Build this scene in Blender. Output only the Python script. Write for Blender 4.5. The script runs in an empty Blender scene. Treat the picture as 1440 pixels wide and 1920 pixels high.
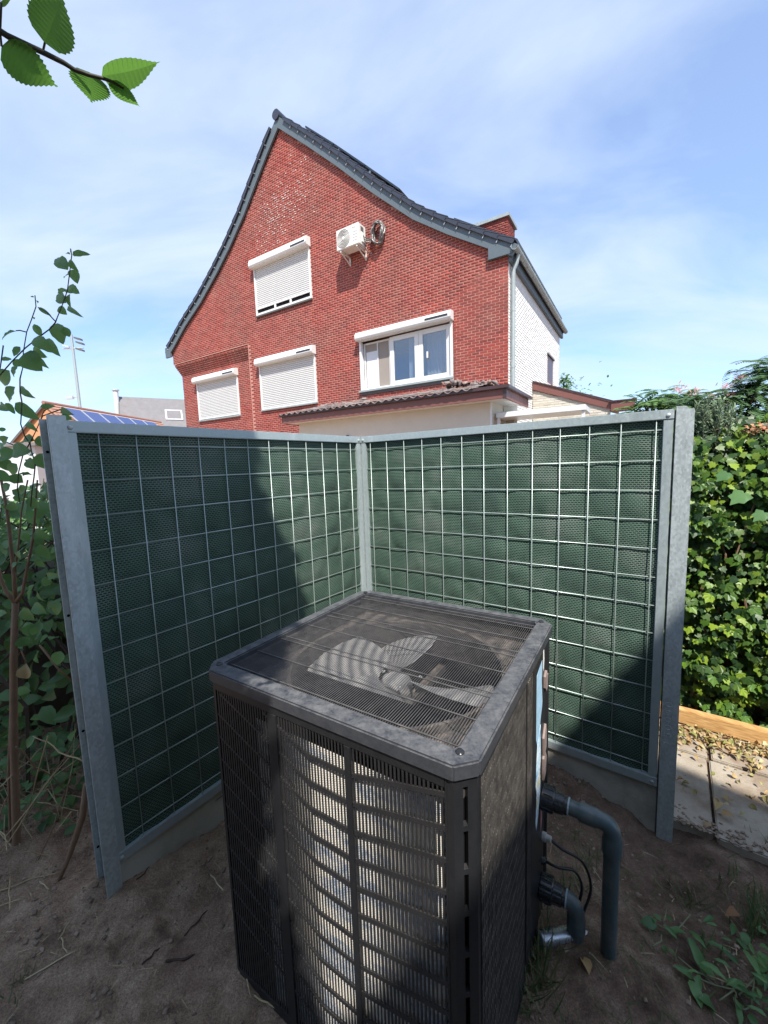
import bpy, bmesh, math, random
import numpy as np
from mathutils import Vector, Matrix

random.seed(11)
rng = np.random.default_rng(7)
SC = bpy.context.scene
COL = SC.collection

# ------------------------------------------------------------------ camera
PITCH, ROLL, EYE = 0.1144, 0.0343, 1.6
_fw = Vector((0, math.cos(PITCH), -math.sin(PITCH)))
_up0 = Vector((0, math.sin(PITCH), math.cos(PITCH)))
_rt0 = Vector((1, 0, 0))
_c, _s = math.cos(ROLL), math.sin(ROLL)
_up = _c * _up0 + _s * _rt0
_rt = _c * _rt0 - _s * _up0
cam_data = bpy.data.cameras.new('camera')
cam_data.sensor_fit = 'VERTICAL'
cam_data.sensor_height = 24.0
cam_data.lens = 756.9 / 1920 * 24.0
cam_data.clip_start = 0.02
cam_data.clip_end = 2000
cam = bpy.data.objects.new('camera', cam_data)
m = Matrix.Identity(4)
for i in range(3):
    m[i][0], m[i][1], m[i][2] = _rt[i], _up[i], -_fw[i]
m[2][3] = EYE
cam.matrix_world = m
COL.objects.link(cam)
SC.camera = cam

# ------------------------------------------------------------------ sky and sun
SUN = Vector((0.098, -0.58, 0.81)).normalized()
EL, AZ = math.asin(SUN.z), math.atan2(SUN.x, SUN.y)
world = bpy.data.worlds.new('World')
SC.world = world
world.use_nodes = True
wt = world.node_tree
wt.nodes.clear()
def wn(t, **kw):
    n = wt.nodes.new(t)
    for k, v in kw.items(): setattr(n, k, v)
    return n
sky = wn('ShaderNodeTexSky', sky_type='NISHITA', sun_disc=False, sun_elevation=EL, sun_rotation=AZ, air_density=1.0, dust_density=0.15, ozone_density=1.6)
tc = wn('ShaderNodeTexCoord')
sep = wn('ShaderNodeSeparateXYZ'); wt.links.new(tc.outputs['Generated'], sep.inputs[0])
# thin high cloud seen on a plane far overhead, so that it streaks toward the horizon
mx = wn('ShaderNodeMath', operation='MAXIMUM'); wt.links.new(sep.outputs['Z'], mx.inputs[0]); mx.inputs[1].default_value = 0.0
ad = wn('ShaderNodeMath', operation='ADD'); wt.links.new(mx.outputs[0], ad.inputs[0]); ad.inputs[1].default_value = 0.22
cmb = wn('ShaderNodeCombineXYZ')
for k in 'XY':
    dv = wn('ShaderNodeMath', operation='DIVIDE'); wt.links.new(sep.outputs[k], dv.inputs[0]); wt.links.new(ad.outputs[0], dv.inputs[1]); wt.links.new(dv.outputs[0], cmb.inputs[k])
mp = wn('ShaderNodeMapping'); wt.links.new(cmb.outputs[0], mp.inputs[0]); mp.inputs['Rotation'].default_value = (0, 0, 0.5); mp.inputs['Scale'].default_value = (0.75, 1.5, 1); mp.inputs['Location'].default_value = (1.3, 4.2, 0)
n1 = wn('ShaderNodeTexNoise'); wt.links.new(mp.outputs[0], n1.inputs['Vector']); n1.inputs['Scale'].default_value = 1.3; n1.inputs['Detail'].default_value = 7; n1.inputs['Roughness'].default_value = 0.52; n1.inputs['Distortion'].default_value = 0.5
rp = wn('ShaderNodeValToRGB'); wt.links.new(n1.outputs['Fac'], rp.inputs[0])
rp.color_ramp.elements[0].position = 0.36; rp.color_ramp.elements[0].color = (0.30, 0.30, 0.30, 1)
rp.color_ramp.elements[1].position = 0.66; rp.color_ramp.elements[1].color = (0.92, 0.92, 0.92, 1)
tint = wn('ShaderNodeMixRGB', blend_type='MULTIPLY'); tint.inputs[0].default_value = 1.0
wt.links.new(sky.outputs[0], tint.inputs[1]); tint.inputs[2].default_value = (0.60, 0.77, 0.98, 1)
cl = wn('ShaderNodeMixRGB'); wt.links.new(rp.outputs[0], cl.inputs[0]); wt.links.new(tint.outputs[0], cl.inputs[1]); cl.inputs[2].default_value = (2.9, 3.4, 4.2, 1)
bg = wn('ShaderNodeBackground'); wt.links.new(cl.outputs[0], bg.inputs[0]); bg.inputs[1].default_value = 0.117
wo = wn('ShaderNodeOutputWorld'); wt.links.new(bg.outputs[0], wo.inputs[0])

sun_data = bpy.data.lights.new('sun', 'SUN')
sun_data.energy = 3.35
sun_data.angle = math.radians(0.53)
sun_data.color = (1.0, 0.955, 0.89)
sun = bpy.data.objects.new('sun', sun_data)
sun.rotation_euler = SUN.to_track_quat('Z', 'Y').to_euler()
sun.location = (0, 0, 30)
COL.objects.link(sun)

vs = SC.view_settings
vs.view_transform = 'Standard'; vs.look = 'None'; vs.gamma = 1.0; vs.use_curve_mapping = False
vs.exposure = 1.3
# ------------------------------------------------------------------ materials
def srgb(r, g, b):
    f = lambda c: (c / 255 / 12.92) if c / 255 <= 0.04045 else ((c / 255 + 0.055) / 1.055) ** 2.4
    return (f(r), f(g), f(b), 1)

class NT:
    def __init__(s, name):
        s.m = bpy.data.materials.new(name); s.m.use_nodes = True
        s.t = s.m.node_tree; s.t.nodes.clear()
        s.out = s.n('ShaderNodeOutputMaterial')
    def n(s, t, ins=None, **kw):
        n = s.t.nodes.new(t)
        for k, v in kw.items(): setattr(n, k, v)
        for k, v in (ins or {}).items():
            if hasattr(v, 'links') or isinstance(v, bpy.types.NodeSocket): s.t.links.new(v, n.inputs[k])
            else: n.inputs[k].default_value = v
        return n
    def ramp(s, fac, stops):
        r = s.n('ShaderNodeValToRGB', {0: fac}); e = r.color_ramp.elements
        while len(e) < len(stops): e.new(0.5)
        for el, (p, c) in zip(e, stops): el.position = p; el.color = c if len(c) == 4 else (*c, 1)
        return r.outputs[0]
    def noise(s, scale, detail=4, rough=0.55, vec=None, dist=0.0):
        i = {'Scale': scale, 'Detail': detail, 'Roughness': rough, 'Distortion': dist}
        i['Vector'] = vec if vec is not None else s.coord()
        return s.n('ShaderNodeTexNoise', i).outputs['Fac']
    def coord(s, scale=None, kind='Object'):
        c = s.n('ShaderNodeNewGeometry').outputs['Position'] if kind == 'Object' else s.n('ShaderNodeTexCoord').outputs[kind]
        if scale: c = s.n('ShaderNodeMapping', {0: c, 'Scale': scale}).outputs[0]
        return c
    def mix(s, f, a, b, mode='MIX'): return s.n('ShaderNodeMixRGB', {0: f, 1: a, 2: b}, blend_type=mode).outputs[0]
    def math(s, op, a, b=0.0): return s.n('ShaderNodeMath', {0: a, 1: b}, operation=op).outputs[0]
    def bump(s, h, strength=0.3, dist=0.01): return s.n('ShaderNodeBump', {'Height': h, 'Strength': strength, 'Distance': dist}).outputs[0]
    def bsdf(s, color, rough=0.6, metal=0.0, normal=None, spec=0.5, **kw):
        i = {'Base Color': color, 'Roughness': rough, 'Metallic': metal, 'Specular IOR Level': spec}
        if normal is not None: i['Normal'] = normal
        i.update(kw)
        b = s.n('ShaderNodeBsdfPrincipled', i); s.t.links.new(b.outputs[0], s.out.inputs[0]); return b
    def surf(s, sh): s.t.links.new(sh, s.out.inputs[0])

def vary(c, f): return tuple(min(1, x * f) for x in c[:3]) + (1,)

def simple(name, c, rough=0.6, metal=0.0, scale=6.0, amt=0.25, bump=0.1, bscale=40.0, bd=0.004, spec=0.5, dirt=None, dirt_amt=0.0, dirt_scale=3.0):
    """plain surface with mottling, fine relief and optional dirt"""
    t = NT(name)
    col = t.mix(t.noise(scale, 5), vary(c, 1 - amt), vary(c, 1 + amt))
    if dirt:
        f = t.ramp(t.noise(dirt_scale, 8, 0.65), [(0.45, (0, 0, 0)), (0.72, (dirt_amt,) * 3)])
        col = t.mix(f, col, dirt)
    r = t.ramp(t.noise(scale * 2.3, 4), [(0.3, (max(0, rough - .1),) * 3), (0.7, (min(1, rough + .1),) * 3)])
    t.bsdf(col, r, metal, t.bump(t.noise(bscale, 4), bump, bd) if bump else None, spec)
    return t.m

def rand_mat(name, cols, rough=0.8, bump=0.3, bscale=60.0, bd=0.004, stain=None, trans=0.0, spec=0.4, fine=0.25, tipdark=0):
    """colour differs from piece to piece: per-object random number plus the per-piece attribute of joined pieces"""
    t = NT(name)
    a = t.n('ShaderNodeAttribute', attribute_name='var').outputs['Fac']
    o = t.n('ShaderNodeObjectInfo').outputs['Random']
    v = t.math('FRACT', t.math('ADD', a, o))
    k = len(cols) - 1
    col = t.ramp(v, [(i / k, c) for i, c in enumerate(cols)])
    col = t.mix(t.math('MULTIPLY', t.noise(bscale * .5, 5), fine * 2), col, (0.02, 0.02, 0.02, 1)) if fine else col
    if stain: col = stain(t, col)
    nb = t.bump(t.noise(bscale, 4), bump, bd) if bump else None
    b = t.bsdf(col, rough, 0, nb, spec)
    if trans:
        tr = t.n('ShaderNodeBsdfTranslucent', {0: t.mix(0.5, col, vary(cols[-1], 2.2), 'MIX')})
        t.surf(t.n('ShaderNodeMixShader', {0: trans, 1: b.outputs[0], 2: tr.outputs[0]}).outputs[0])
    return t.m

# ------------------------------------------------------------------ geometry
class Frame:
    """a = along, b = outward, z = up"""
    def __init__(s, o, a, b): s.o, s.a, s.b = Vector((o[0], o[1], 0)), Vector((a[0], a[1], 0)), Vector((b[0], b[1], 0))
    def __call__(s, a, b, z): return s.o + s.a * a + s.b * b + Vector((0, 0, z))
WORLD = Frame((0, 0), (1, 0), (0, 1))

class MB:
    def __init__(s): s.v, s.f, s.uv, s.var = [], [], {}, []
    def add(s, vs, fs, var=0.0):
        n = len(s.v); s.v.extend(Vector(v) for v in vs); s.f.extend(tuple(i + n for i in f) for f in fs); s.var.extend([var] * len(vs)); return s
    def hexa(s, p, var=0.0):  # p: 8 corners, bottom 4 then top 4
        return s.add(p, [(3, 2, 1, 0), (4, 5, 6, 7), (0, 1, 5, 4), (1, 2, 6, 5), (2, 3, 7, 6), (3, 0, 4, 7)], var)
    def box(s, F, a0, a1, b0, b1, z0, z1, var=0.0):
        return s.hexa([F(a0, b0, z0), F(a1, b0, z0), F(a1, b1, z0), F(a0, b1, z0), F(a0, b0, z1), F(a1, b0, z1), F(a1, b1, z1), F(a0, b1, z1)], var)
    def prism(s, F, poly, b0, b1):  # polygon in (a, z) extruded along b
        n = len(poly)
        vs = [F(a, b0, z) for a, z in poly] + [F(a, b1, z) for a, z in poly]
        return s.add(vs, [tuple(range(n))[::-1], tuple(range(n, 2 * n))] + [(i, (i + 1) % n, n + (i + 1) % n, n + i) for i in range(n)])
    def plate(s, F, poly, z0, z1):  # polygon in (a, b) extruded along z
        n = len(poly)
        vs = [F(a, b, z0) for a, b in poly] + [F(a, b, z1) for a, b in poly]
        return s.add(vs, [tuple(range(n))[::-1], tuple(range(n, 2 * n))] + [(i, (i + 1) % n, n + (i + 1) % n, n + i) for i in range(n)])
    def tube(s, pts, r, n=8, cap=True):
        pts = [Vector(p) for p in pts]; rs = r if isinstance(r, (list, tuple)) else [r] * len(pts)
        base = len(s.v); up = None; vs = []; fs = []
        for i, p in enumerate(pts):
            d = (pts[min(i + 1, len(pts) - 1)] - pts[max(i - 1, 0)]).normalized()
            if up is None:
                up = d.orthogonal().normalized()
            x = (up - d * up.dot(d)).normalized(); y = d.cross(x); up = x
            for k in range(n):
                t = 2 * math.pi * k / n; vs.append(p + (x * math.cos(t) + y * math.sin(t)) * rs[i])
        for i in range(len(pts) - 1):
            for k in range(n):
                fs.append((i * n + k, i * n + (k + 1) % n, (i + 1) * n + (k + 1) % n, (i + 1) * n + k))
        if cap:
            fs.append(tuple(range(n))[::-1]); fs.append(tuple((len(pts) - 1) * n + k for k in range(n)))
        return s.add(vs, fs)
    def lathe(s, o, ax, prof, n=20):  # prof: (distance along axis, radius)
        ax = Vector(ax).normalized(); o = Vector(o); x = ax.orthogonal().normalized(); y = ax.cross(x)
        vs = [o + ax * h + (x * math.cos(2 * math.pi * k / n) + y * math.sin(2 * math.pi * k / n)) * r for h, r in prof for k in range(n)]
        fs = [(i * n + k, i * n + (k + 1) % n, (i + 1) * n + (k + 1) % n, (i + 1) * n + k) for i in range(len(prof) - 1) for k in range(n)]
        fs.append(tuple(range(n))[::-1]); fs.append(tuple((len(prof) - 1) * n + k for k in range(n)))
        return s.add(vs, fs)
    def build(s, name, mat, parent=None, bevel=0.0, smooth=False, stuff=False, segs=2, label=None):
        off = world_loc(parent)
        me = bpy.data.meshes.new(name)
        me.from_pydata([tuple(v - off) for v in s.v], [], s.f)
        bm = bmesh.new(); bm.from_mesh(me)
        bmesh.ops.recalc_face_normals(bm, faces=bm.faces)
        if bevel:
            bmesh.ops.bevel(bm, geom=[e for e in bm.edges if e.is_manifold and e.calc_face_angle(0) > 0.5], offset=bevel, segments=segs, affect='EDGES', clamp_overlap=True)
        bm.to_mesh(me); bm.free()
        if any(s.var) and not bevel:
            at = me.attributes.new('var', 'FLOAT', 'POINT'); at.data.foreach_set('value', s.var)
        if smooth:
            for p in me.polygons: p.use_smooth = True
            if smooth != 'all':
                me.set_sharp_from_angle(angle=math.radians(40))
        me.materials.append(mat)
        return place(name, me, parent, stuff=stuff, label=label)

def world_loc(o):
    v = Vector((0, 0, 0))
    while o is not None: v = v + o.location; o = o.parent
    return v

def place(name, me, parent=None, mat4=None, stuff=False, label=None):
    o = bpy.data.objects.new(name, me); COL.objects.link(o)
    if mat4 is not None:
        mm = mat4.copy()
        if parent is not None: mm.translation = mm.translation - world_loc(parent)
        o.matrix_basis = mm
    if parent is not None: o.parent = parent
    if stuff: o['kind'] = 'stuff'
    if label: o['label'] = label
    return o

def thing(name, label, cat, loc=(0, 0, 0), group=None):
    o = bpy.data.objects.new(name, None); o.location = loc; o.empty_display_size = 0.2; COL.objects.link(o)
    return tag(o, label, cat, group)
def tag(o, label, cat, group=None):
    o['label'] = label; o['category'] = cat
    if group: o['group'] = group
    return o
def structure(o): o['kind'] = 'structure'; return o

def merge_mesh(name, base, mats, mat, parent=None, stuff=True, variation=True):
    """many copies of one small mesh, joined: base = (verts Nx3, faces), mats = list of 4x4"""
    V, Fs = base; V = np.asarray(V, float); n = len(V)
    M = np.array([[list(r) for r in q] for q in mats]); off = np.array(world_loc(parent))
    allv = np.einsum('kij,nj->kni', M[:, :3, :3], V) + M[:, None, :3, 3] - off
    faces = []; lens = [len(f) for f in Fs]; flat = np.concatenate([np.array(f) for f in Fs])
    idx = (flat[None, :] + (np.arange(len(mats)) * n)[:, None]).ravel().astype(np.int32)
    me = bpy.data.meshes.new(name)
    me.vertices.add(allv.shape[0] * n); me.vertices.foreach_set('co', allv.ravel())
    L = np.tile(np.array(lens), len(mats)); me.loops.add(len(idx)); me.loops.foreach_set('vertex_index', idx)
    me.polygons.add(len(L)); st = np.concatenate([[0], np.cumsum(L)[:-1]]).astype(np.int32)
    me.polygons.foreach_set('loop_start', st)
    me.update(calc_edges=True)
    if variation:
        at = me.attributes.new('var', 'FLOAT', 'POINT'); at.data.foreach_set('value', np.repeat(rng.random(len(mats)), n))
    me.materials.append(mat); me.validate()
    return place(name, me, parent, stuff=stuff)

def basis(p, x, z, sx=1, sy=1, sz=1):
    x = Vector(x).normalized(); z = Vector(z); y = z.cross(x)
    if y.length < 1e-4: y = x.orthogonal()
    y.normalize(); z = x.cross(y)
    M = Matrix.Identity(4)
    for i in range(3): M[i][0], M[i][1], M[i][2], M[i][3] = x[i] * sx, y[i] * sy, z[i] * sz, p[i]
    return M

def leaf_base(kind='ovate', st=6, fold=0.16, curl=0.12, serr=0.0):
    """unit leaf along +x, full width 1, folded at the midrib and drooping at the tip"""
    V, Fs = [], []
    for i in range(st + 1):
        t = i / st
        if kind == 'ovate': w = 0.5 * (math.sin(math.pi * t ** 0.75)) ** 0.8 if 0 < t < 1 else 0.0
        elif kind == 'lance': w = 0.5 * math.sin(math.pi * t ** 0.9) if 0 < t < 1 else 0
        else: w = 0.52 * (math.sin(math.pi * t ** 0.62)) ** (0.6 + .75 * t) if 0 < t < 1 else 0
        x = t
        if serr and 0 < i < st: w += serr * (1 if i % 2 else -1) * .5; x += (0.012 if i % 2 else 0)
        z = -curl * (t - .35) ** 2 * 2
        wav = 0.03 * math.sin(i * 2.1) if not serr else .022 * (i % 2)
        V += [(x, w, z + fold * w + wav), (t, 0, z), (x, -w, z + fold * w - wav)]
    for i in range(st):
        a = 3 * i
        Fs += [(a + 1, a + 4, a + 3, a), (a + 2, a + 5, a + 4, a + 1)]
    return V, Fs
def ivy_base():
    R = [(0.0, .12), (.35, .42), (.62, .34), (.95, .62), (1.35, .36), (1.57, .5), (1.85, .36)]
    pts = [(-.05, 0)]
    ang = [-2.6, -1.75, -1.25, -.85, -.42, 0, .42, .85, 1.25, 1.75, 2.6]
    rad = [.26, .50, .42, .56, .47, .74, .47, .56, .42, .50, .26]
    V = [(.0, 0, 0)] + [(r * math.cos(a) + .12, r * math.sin(a), -.22 * r * r + (.05 if i % 2 else -.02)) for i, (a, r) in enumerate(zip(ang, rad))]
    Fs = [(0, i, i + 1) for i in range(1, len(ang))]
    return V, Fs
def mesh_from(name, base, mat, smooth=False):
    me = bpy.data.meshes.new(name); me.from_pydata(base[0], [], base[1]); me.materials.append(mat)
    if smooth:
        for p in me.polygons: p.use_smooth = True
    return me

def vnoise(x, y, seed=0):
    """smooth lattice noise in -1..1"""
    xi, yi = np.floor(x).astype(int), np.floor(y).astype(int); fx, fy = x - xi, y - yi
    h = lambda a, b: (np.sin(a * 127.1 + b * 311.7 + seed * 74.7) * 43758.5453) % 1.0
    u, v = fx * fx * (3 - 2 * fx), fy * fy * (3 - 2 * fy)
    return 2 * ((h(xi, yi) * (1 - u) + h(xi + 1, yi) * u) * (1 - v) + (h(xi, yi + 1) * (1 - u) + h(xi + 1, yi + 1) * u) * v) - 1
# ------------------------------------------------------------------ the materials of this place
M = {}
def galv(name, base, spangle=38, amt=.22, rough=.5, metal=.6):
    t = NT(name)
    v = t.n('ShaderNodeTexVoronoi', {'Vector': t.coord((1, 1, .6)), 'Scale': spangle * 4.2}).outputs['Color']
    g = t.n('ShaderNodeRGBToBW', {0: v}).outputs[0]
    n = t.noise(26, 7, .72, t.coord((1, 1, .35)))
    f = t.math('ADD', t.math('MULTIPLY', g, .42), t.math('MULTIPLY', n, .58))
    col = t.mix(f, vary(base, 1 - amt), vary(base, 1 + amt))
    stain = t.ramp(t.noise(3.5, 8, .7, t.coord((2, 2, .5))), [(.55, (0, 0, 0)), (.75, (.5, .5, .5))])
    col = t.mix(stain, col, (.72, .76, .78, 1))
    t.bsdf(col, t.ramp(f, [(.2, (rough - .12,) * 3), (.8, (rough + .12,) * 3)]), metal, t.bump(t.noise(60, 3), .08, .002))
    return t.m
M['galv'] = galv('galvanised_steel', (.44, .49, .495, 1), 30, .42, .5, .35)
M['galv_rail'] = galv('galvanised_rail', (.38, .44, .445, 1), 22, .16, .45, .35)
M['zinc'] = galv('weathered_zinc', (.34, .38, .37, 1), 12, .15, .55, .4)
M['wire'] = simple('bright_wire', (.43, .50, .475, 1), .4, .5, 30, .1, 0)
M['concrete'] = simple('grey_concrete', (.47, .445, .38, 1), .9, 0, 4, .18, .5, 90, .004, .2, (.10, .085, .065, 1), .7, 2.2)
M['slab'] = simple('concrete_slab', (.34, .295, .235, 1), .9, 0, 3, .3, .6, 70, .006, .2, (.19, .125, .08, 1), .9, 4.5)
M['timber'] = None
t = NT('pine_timber')
w = t.n('ShaderNodeTexNoise', {'Vector': t.coord((9, 1.5, 60)), 'Scale': 1.6, 'Detail': 6}).outputs['Fac']
t.bsdf(t.ramp(w, [(.3, (.36, .19, .065, 1)), (.55, (.58, .34, .13, 1)), (.75, (.66, .43, .2, 1))]), .75, 0, t.bump(w, .25, .004))
M['timber'] = t.m

# woven screen: rows of small staggered holes in a green plastic net, laid out in metres
t = NT('green_mesh_screen')
uv = t.coord(None, 'UV')
wob = t.n('ShaderNodeTexNoise', {'Vector': uv, 'Scale': 9, 'Detail': 2}).outputs['Color']
uvw = t.mix(.006, uv, wob, 'ADD')
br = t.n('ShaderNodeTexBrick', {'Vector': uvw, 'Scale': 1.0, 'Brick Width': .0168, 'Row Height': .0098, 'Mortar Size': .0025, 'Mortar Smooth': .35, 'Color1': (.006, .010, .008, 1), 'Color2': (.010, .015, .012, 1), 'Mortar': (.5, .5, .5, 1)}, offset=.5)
patch = t.ramp(t.noise(2.6, 6, .62, uv), [(.32, (.050, .098, .076, 1)), (.50, (.072, .142, .098, 1)), (.68, (.165, .215, .178, 1))])
fac = br.outputs['Fac']
col = t.mix(fac, br.outputs['Color'], patch)
col = t.mix(t.ramp(t.noise(70, 5, .7, uv), [(.62, (0, 0, 0)), (.8, (.35,) * 3)]), col, (.22, .22, .17, 1))
t.bsdf(col, .62, 0, t.bump(fac, .55, .004), .35)
M['screen'] = t.m

# soil
t = NT('damp_soil')
big = t.noise(1.1, 6, .6); mid = t.noise(9, 8, .68); fine = t.noise(85, 5, .7)
col = t.ramp(mid, [(.34, (.19, .12, .082, 1)), (.50, (.44, .305, .205, 1)), (.64, (.64, .475, .33, 1))])  # light and dark of lumps put into the colour, bump shading being weak
col = t.mix(t.ramp(big, [(.38, (0, 0, 0)), (.62, (.75,) * 3)]), col, (.46, .33, .225, 1))
col = t.mix(t.ramp(fine, [(.66, (0, 0, 0)), (.76, (.5,) * 3)]), col, (.26, .21, .15, 1))
red = t.ramp(t.noise(2.2, 5, .6), [(.5, (0, 0, 0)), (.66, (.45,) * 3)])
col = t.mix(red, col, (.30, .17, .13, 1))
posx = t.n('ShaderNodeSeparateXYZ', {0: t.coord()}).outputs['X']
wet = t.ramp(t.math('ADD', t.math('MULTIPLY', posx, .6), t.math('MULTIPLY', big, .5)), [(.35, (0, 0, 0)), (.85, (.72,) * 3)])
col = t.mix(wet, col, t.ramp(mid, [(.36, (.07, .04, .031, 1)), (.52, (.165, .10, .078, 1)), (.68, (.28, .19, .145, 1))]))
col = t.mix(t.ramp(t.noise(150, 4, .75), [(.42, (.45,) * 3), (.60, (0, 0, 0))]), col, (.07, .045, .032, 1))
hh = t.math('ADD', t.math('MULTIPLY', mid, .6), t.math('MULTIPLY', fine, .4))
t.bsdf(col, .92, 0, t.bump(hh, 1.0, .05), .2)
M['soil'] = t.m
M['clod'] = rand_mat('soil_clods', [(.20, .145, .105), (.30, .225, .165), (.37, .285, .21), (.22, .155, .115)], .95, .6, 90, .004, fine=.2, spec=.15)
M['pebble'] = rand_mat('pale_grit', [(.35, .32, .28), (.2, .17, .14), (.5, .47, .42)], .8, .2, 60)

# bricks
def brick_stain(t, col):
    p = t.coord()
    f = t.ramp(t.noise(.55, 7, .66, p), [(.44, (0, 0, 0)), (.66, (.7,) * 3)])
    col = t.mix(f, col, (.15, .062, .052, 1))
    sx = t.ramp(t.noise(1.1, 6, .7, t.coord((3.5, 3.5, .25))), [(.52, (0, 0, 0)), (.72, (.45,) * 3)])
    col = t.mix(sx, col, (.20, .075, .062, 1))
    g = t.ramp(t.noise(1.7, 6, .7, p), [(.55, (0, 0, 0)), (.75, (.35,) * 3)])
    return t.mix(g, col, (.36, .17, .13, 1))
RED = [(.26, .047, .038), (.31, .054, .041), (.28, .049, .040), (.345, .066, .048), (.20, .041, .036), (.29, .051, .040), (.36, .062, .044), (.24, .047, .039)]
M['brick'] = rand_mat('red_brick', RED, .85, .35, 45, .004, brick_stain, fine=.12, spec=.25)
M['mortar'] = simple('pale_pink_mortar', (.43, .215, .17, 1), .95, 0, 1.2, .25, .3, 50, .004, .1)
M['mortar_white'] = simple('white_mortar', (.72, .66, .60, 1), .95, 0, 5, .15, .2, 60)
M['white_brick'] = rand_mat('white_painted_brick', [(.74, .73, .69), (.80, .79, .75), (.70, .68, .63), (.78, .77, .74)], .75, .3, 40, .004, fine=.05)
M['white_joint'] = simple('painted_joint', (.62, .61, .58, 1), .9, 0, 2, .1, .2, 50)
M['cream_brick'] = rand_mat('cream_painted_brick', [(.58, .54, .45), (.62, .58, .49), (.50, .45, .36), (.64, .60, .52)], .85, .3, 40, .004, fine=.08)
M['cream_joint'] = simple('cream_joint', (.46, .42, .35, 1), .9, 0, 2, .15, .2, 50)
M['stucco'] = simple('beige_stucco', (.60, .555, .475, 1), .95, 0, 1.0, .06, .35, 140, .003, .15, (.48, .44, .37, 1), .4, 1.5)
M['brown'] = simple('brown_board', (.175, .072, .058, 1), .45, 0, 5, .12, .05, 60, .002, .4)
M['gutter_brown'] = simple('dark_brown_gutter', (.055, .028, .027, 1), .35, 0, 5, .15, 0)
M['slate_board'] = simple('blue_grey_board', (.095, .122, .137, 1), .5, 0, 3, .06, .03, 60, .002)
M['roof_tile_dark'] = simple('anthracite_tile', (.034, .038, .052, 1), .32, 0, 8, .25, .08, 60, .003, .6)
M['tile_old'] = rand_mat('weathered_tile', [(.17, .13, .125), (.25, .20, .185), (.31, .27, .24), (.19, .145, .14), (.32, .15, .11), (.27, .235, .21), (.20, .165, .16), (.38, .345, .31)], .9, .5, 50, .006, fine=.2)
M['pvc'] = simple('white_pvc', (.66, .66, .635, 1), .35, 0, 2, .04, 0, spec=.5)
M['shutter'] = simple('white_slat', (.55, .55, .53, 1), .45, 0, 3, .05, 0)
M['box_solar'] = simple('dark_solar_strip', (.03, .032, .036, 1), .25, 0, 8, .2, 0)
M['black'] = simple('black_void', (.006, .006, .007, 1), .8, 0, 8, .2, 0, spec=.1)
M['reveal'] = simple('dark_reveal', (.10, .095, .09, 1), .7, 0, 8, .2, 0)
M['curtain'] = simple('taupe_curtain', (.42, .36, .30, 1), .9, 0, 3, .1, .3, 12, .02)
M['curtain_white'] = simple('white_curtain', (.62, .64, .66, 1), .9, 0, 3, .1, .3, 12, .02)
t = NT('window_glass')
t.surf(t.n('ShaderNodeMixShader', {0: .17, 1: t.n('ShaderNodeBsdfTransparent', {0: (.70, .73, .76, 1)}).outputs[0], 2: t.n('ShaderNodeBsdfGlossy', {0: (.9, .95, 1, 1), 'Roughness': .02}).outputs[0]}).outputs[0])
M['glass'] = t.m
M['blind'] = simple('taupe_blind', (.27, .235, .20, 1), .7, 0, 3, .08, 0)
M['solar'] = simple('blue_solar_cell', (.035, .060, .19, 1), .12, 0, 4, .2, 0, spec=.8)
M['solar_black'] = simple('black_solar_panel', (.018, .024, .032, 1), .2, 0, 4, .2, 0, spec=.7)
M['alu'] = simple('aluminium_edge', (.62, .63, .62, 1), .4, .6, 8, .1, 0)
M['orange_brick'] = simple('orange_brick_wall', (.50, .235, .115, 1), .9, 0, 3, .2, .2, 8)
M['far_tile'] = rand_mat('far_red_tile', [(.36, .17, .12), (.45, .25, .18), (.30, .14, .10)], .9, 0, 10, fine=.1)
M['slate_far'] = simple('grey_slate_roof', (.165, .155, .155, 1), .8, 0, 1.5, .2, .3, 6, .05)
M['beige_far'] = simple('beige_render', (.42, .37, .30, 1), .9, 0, 1, .1, 0)
M['white_far'] = simple('white_sheet', (.52, .53, .54, 1), .6, 0, 1, .05, 0)
M['ac_white'] = simple('white_enamel', (.66, .65, .60, 1), .4, 0, 3, .04, 0)
M['ac_grey'] = simple('grey_grille', (.27, .265, .25, 1), .6, 0, 3, .1, 0)
M['foil'] = simple('taped_hose', (.16, .15, .14, 1), .35, .3, 22, .7, .3, 30, .01)

# heat pump
def dusty(name, base, dust, amt, rough=.5, lo=.35, hi=.75):
    t = NT(name)
    n = t.noise(24, 9, .75); n2 = t.noise(120, 4, .7)
    f = t.ramp(t.math('ADD', t.math('MULTIPLY', n, .75), t.math('MULTIPLY', n2, .25)), [(lo, (0, 0, 0)), (hi, (amt,) * 3)])
    geo = t.n('ShaderNodeNewGeometry').outputs['Normal']
    up = t.n('ShaderNodeSeparateXYZ', {0: geo}).outputs['Z']
    upf = t.ramp(up, [(.0, (.25,) * 3), (.8, (1, 1, 1))])
    f = t.mix(1.0, f, upf, 'MULTIPLY')
    col = t.mix(f, base, dust)
    t.bsdf(col, t.ramp(f, [(0, (rough,) * 3), (1, (.85,) * 3)]), 0, t.bump(n2, .06, .002), .45)
    return t.m
M['hp_black'] = dusty('black_plastic', (.010, .011, .013, 1), (.16, .155, .145, 1), .3, .40)
M['hp_lid'] = dusty('dusty_black_lid', (.030, .033, .040, 1), (.27, .265, .25, 1), .52, .45, .38, .68)
M['hp_slat'] = dusty('black_slat', (.016, .016, .017, 1), (.20, .185, .165, 1), .28, .45)
M['hp_wire'] = dusty('black_wire', (.030, .030, .033, 1), (.35, .33, .30, 1), .4, .4)
M['hp_deck'] = dusty('dusty_fan_deck', (.035, .034, .034, 1), (.36, .29, .23, 1), .8, .7, .40, .72)
M['hp_blade'] = dusty('dusty_fan_blade', (.10, .10, .105, 1), (.38, .365, .34, 1), .85, .6, .2, .7)
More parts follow.
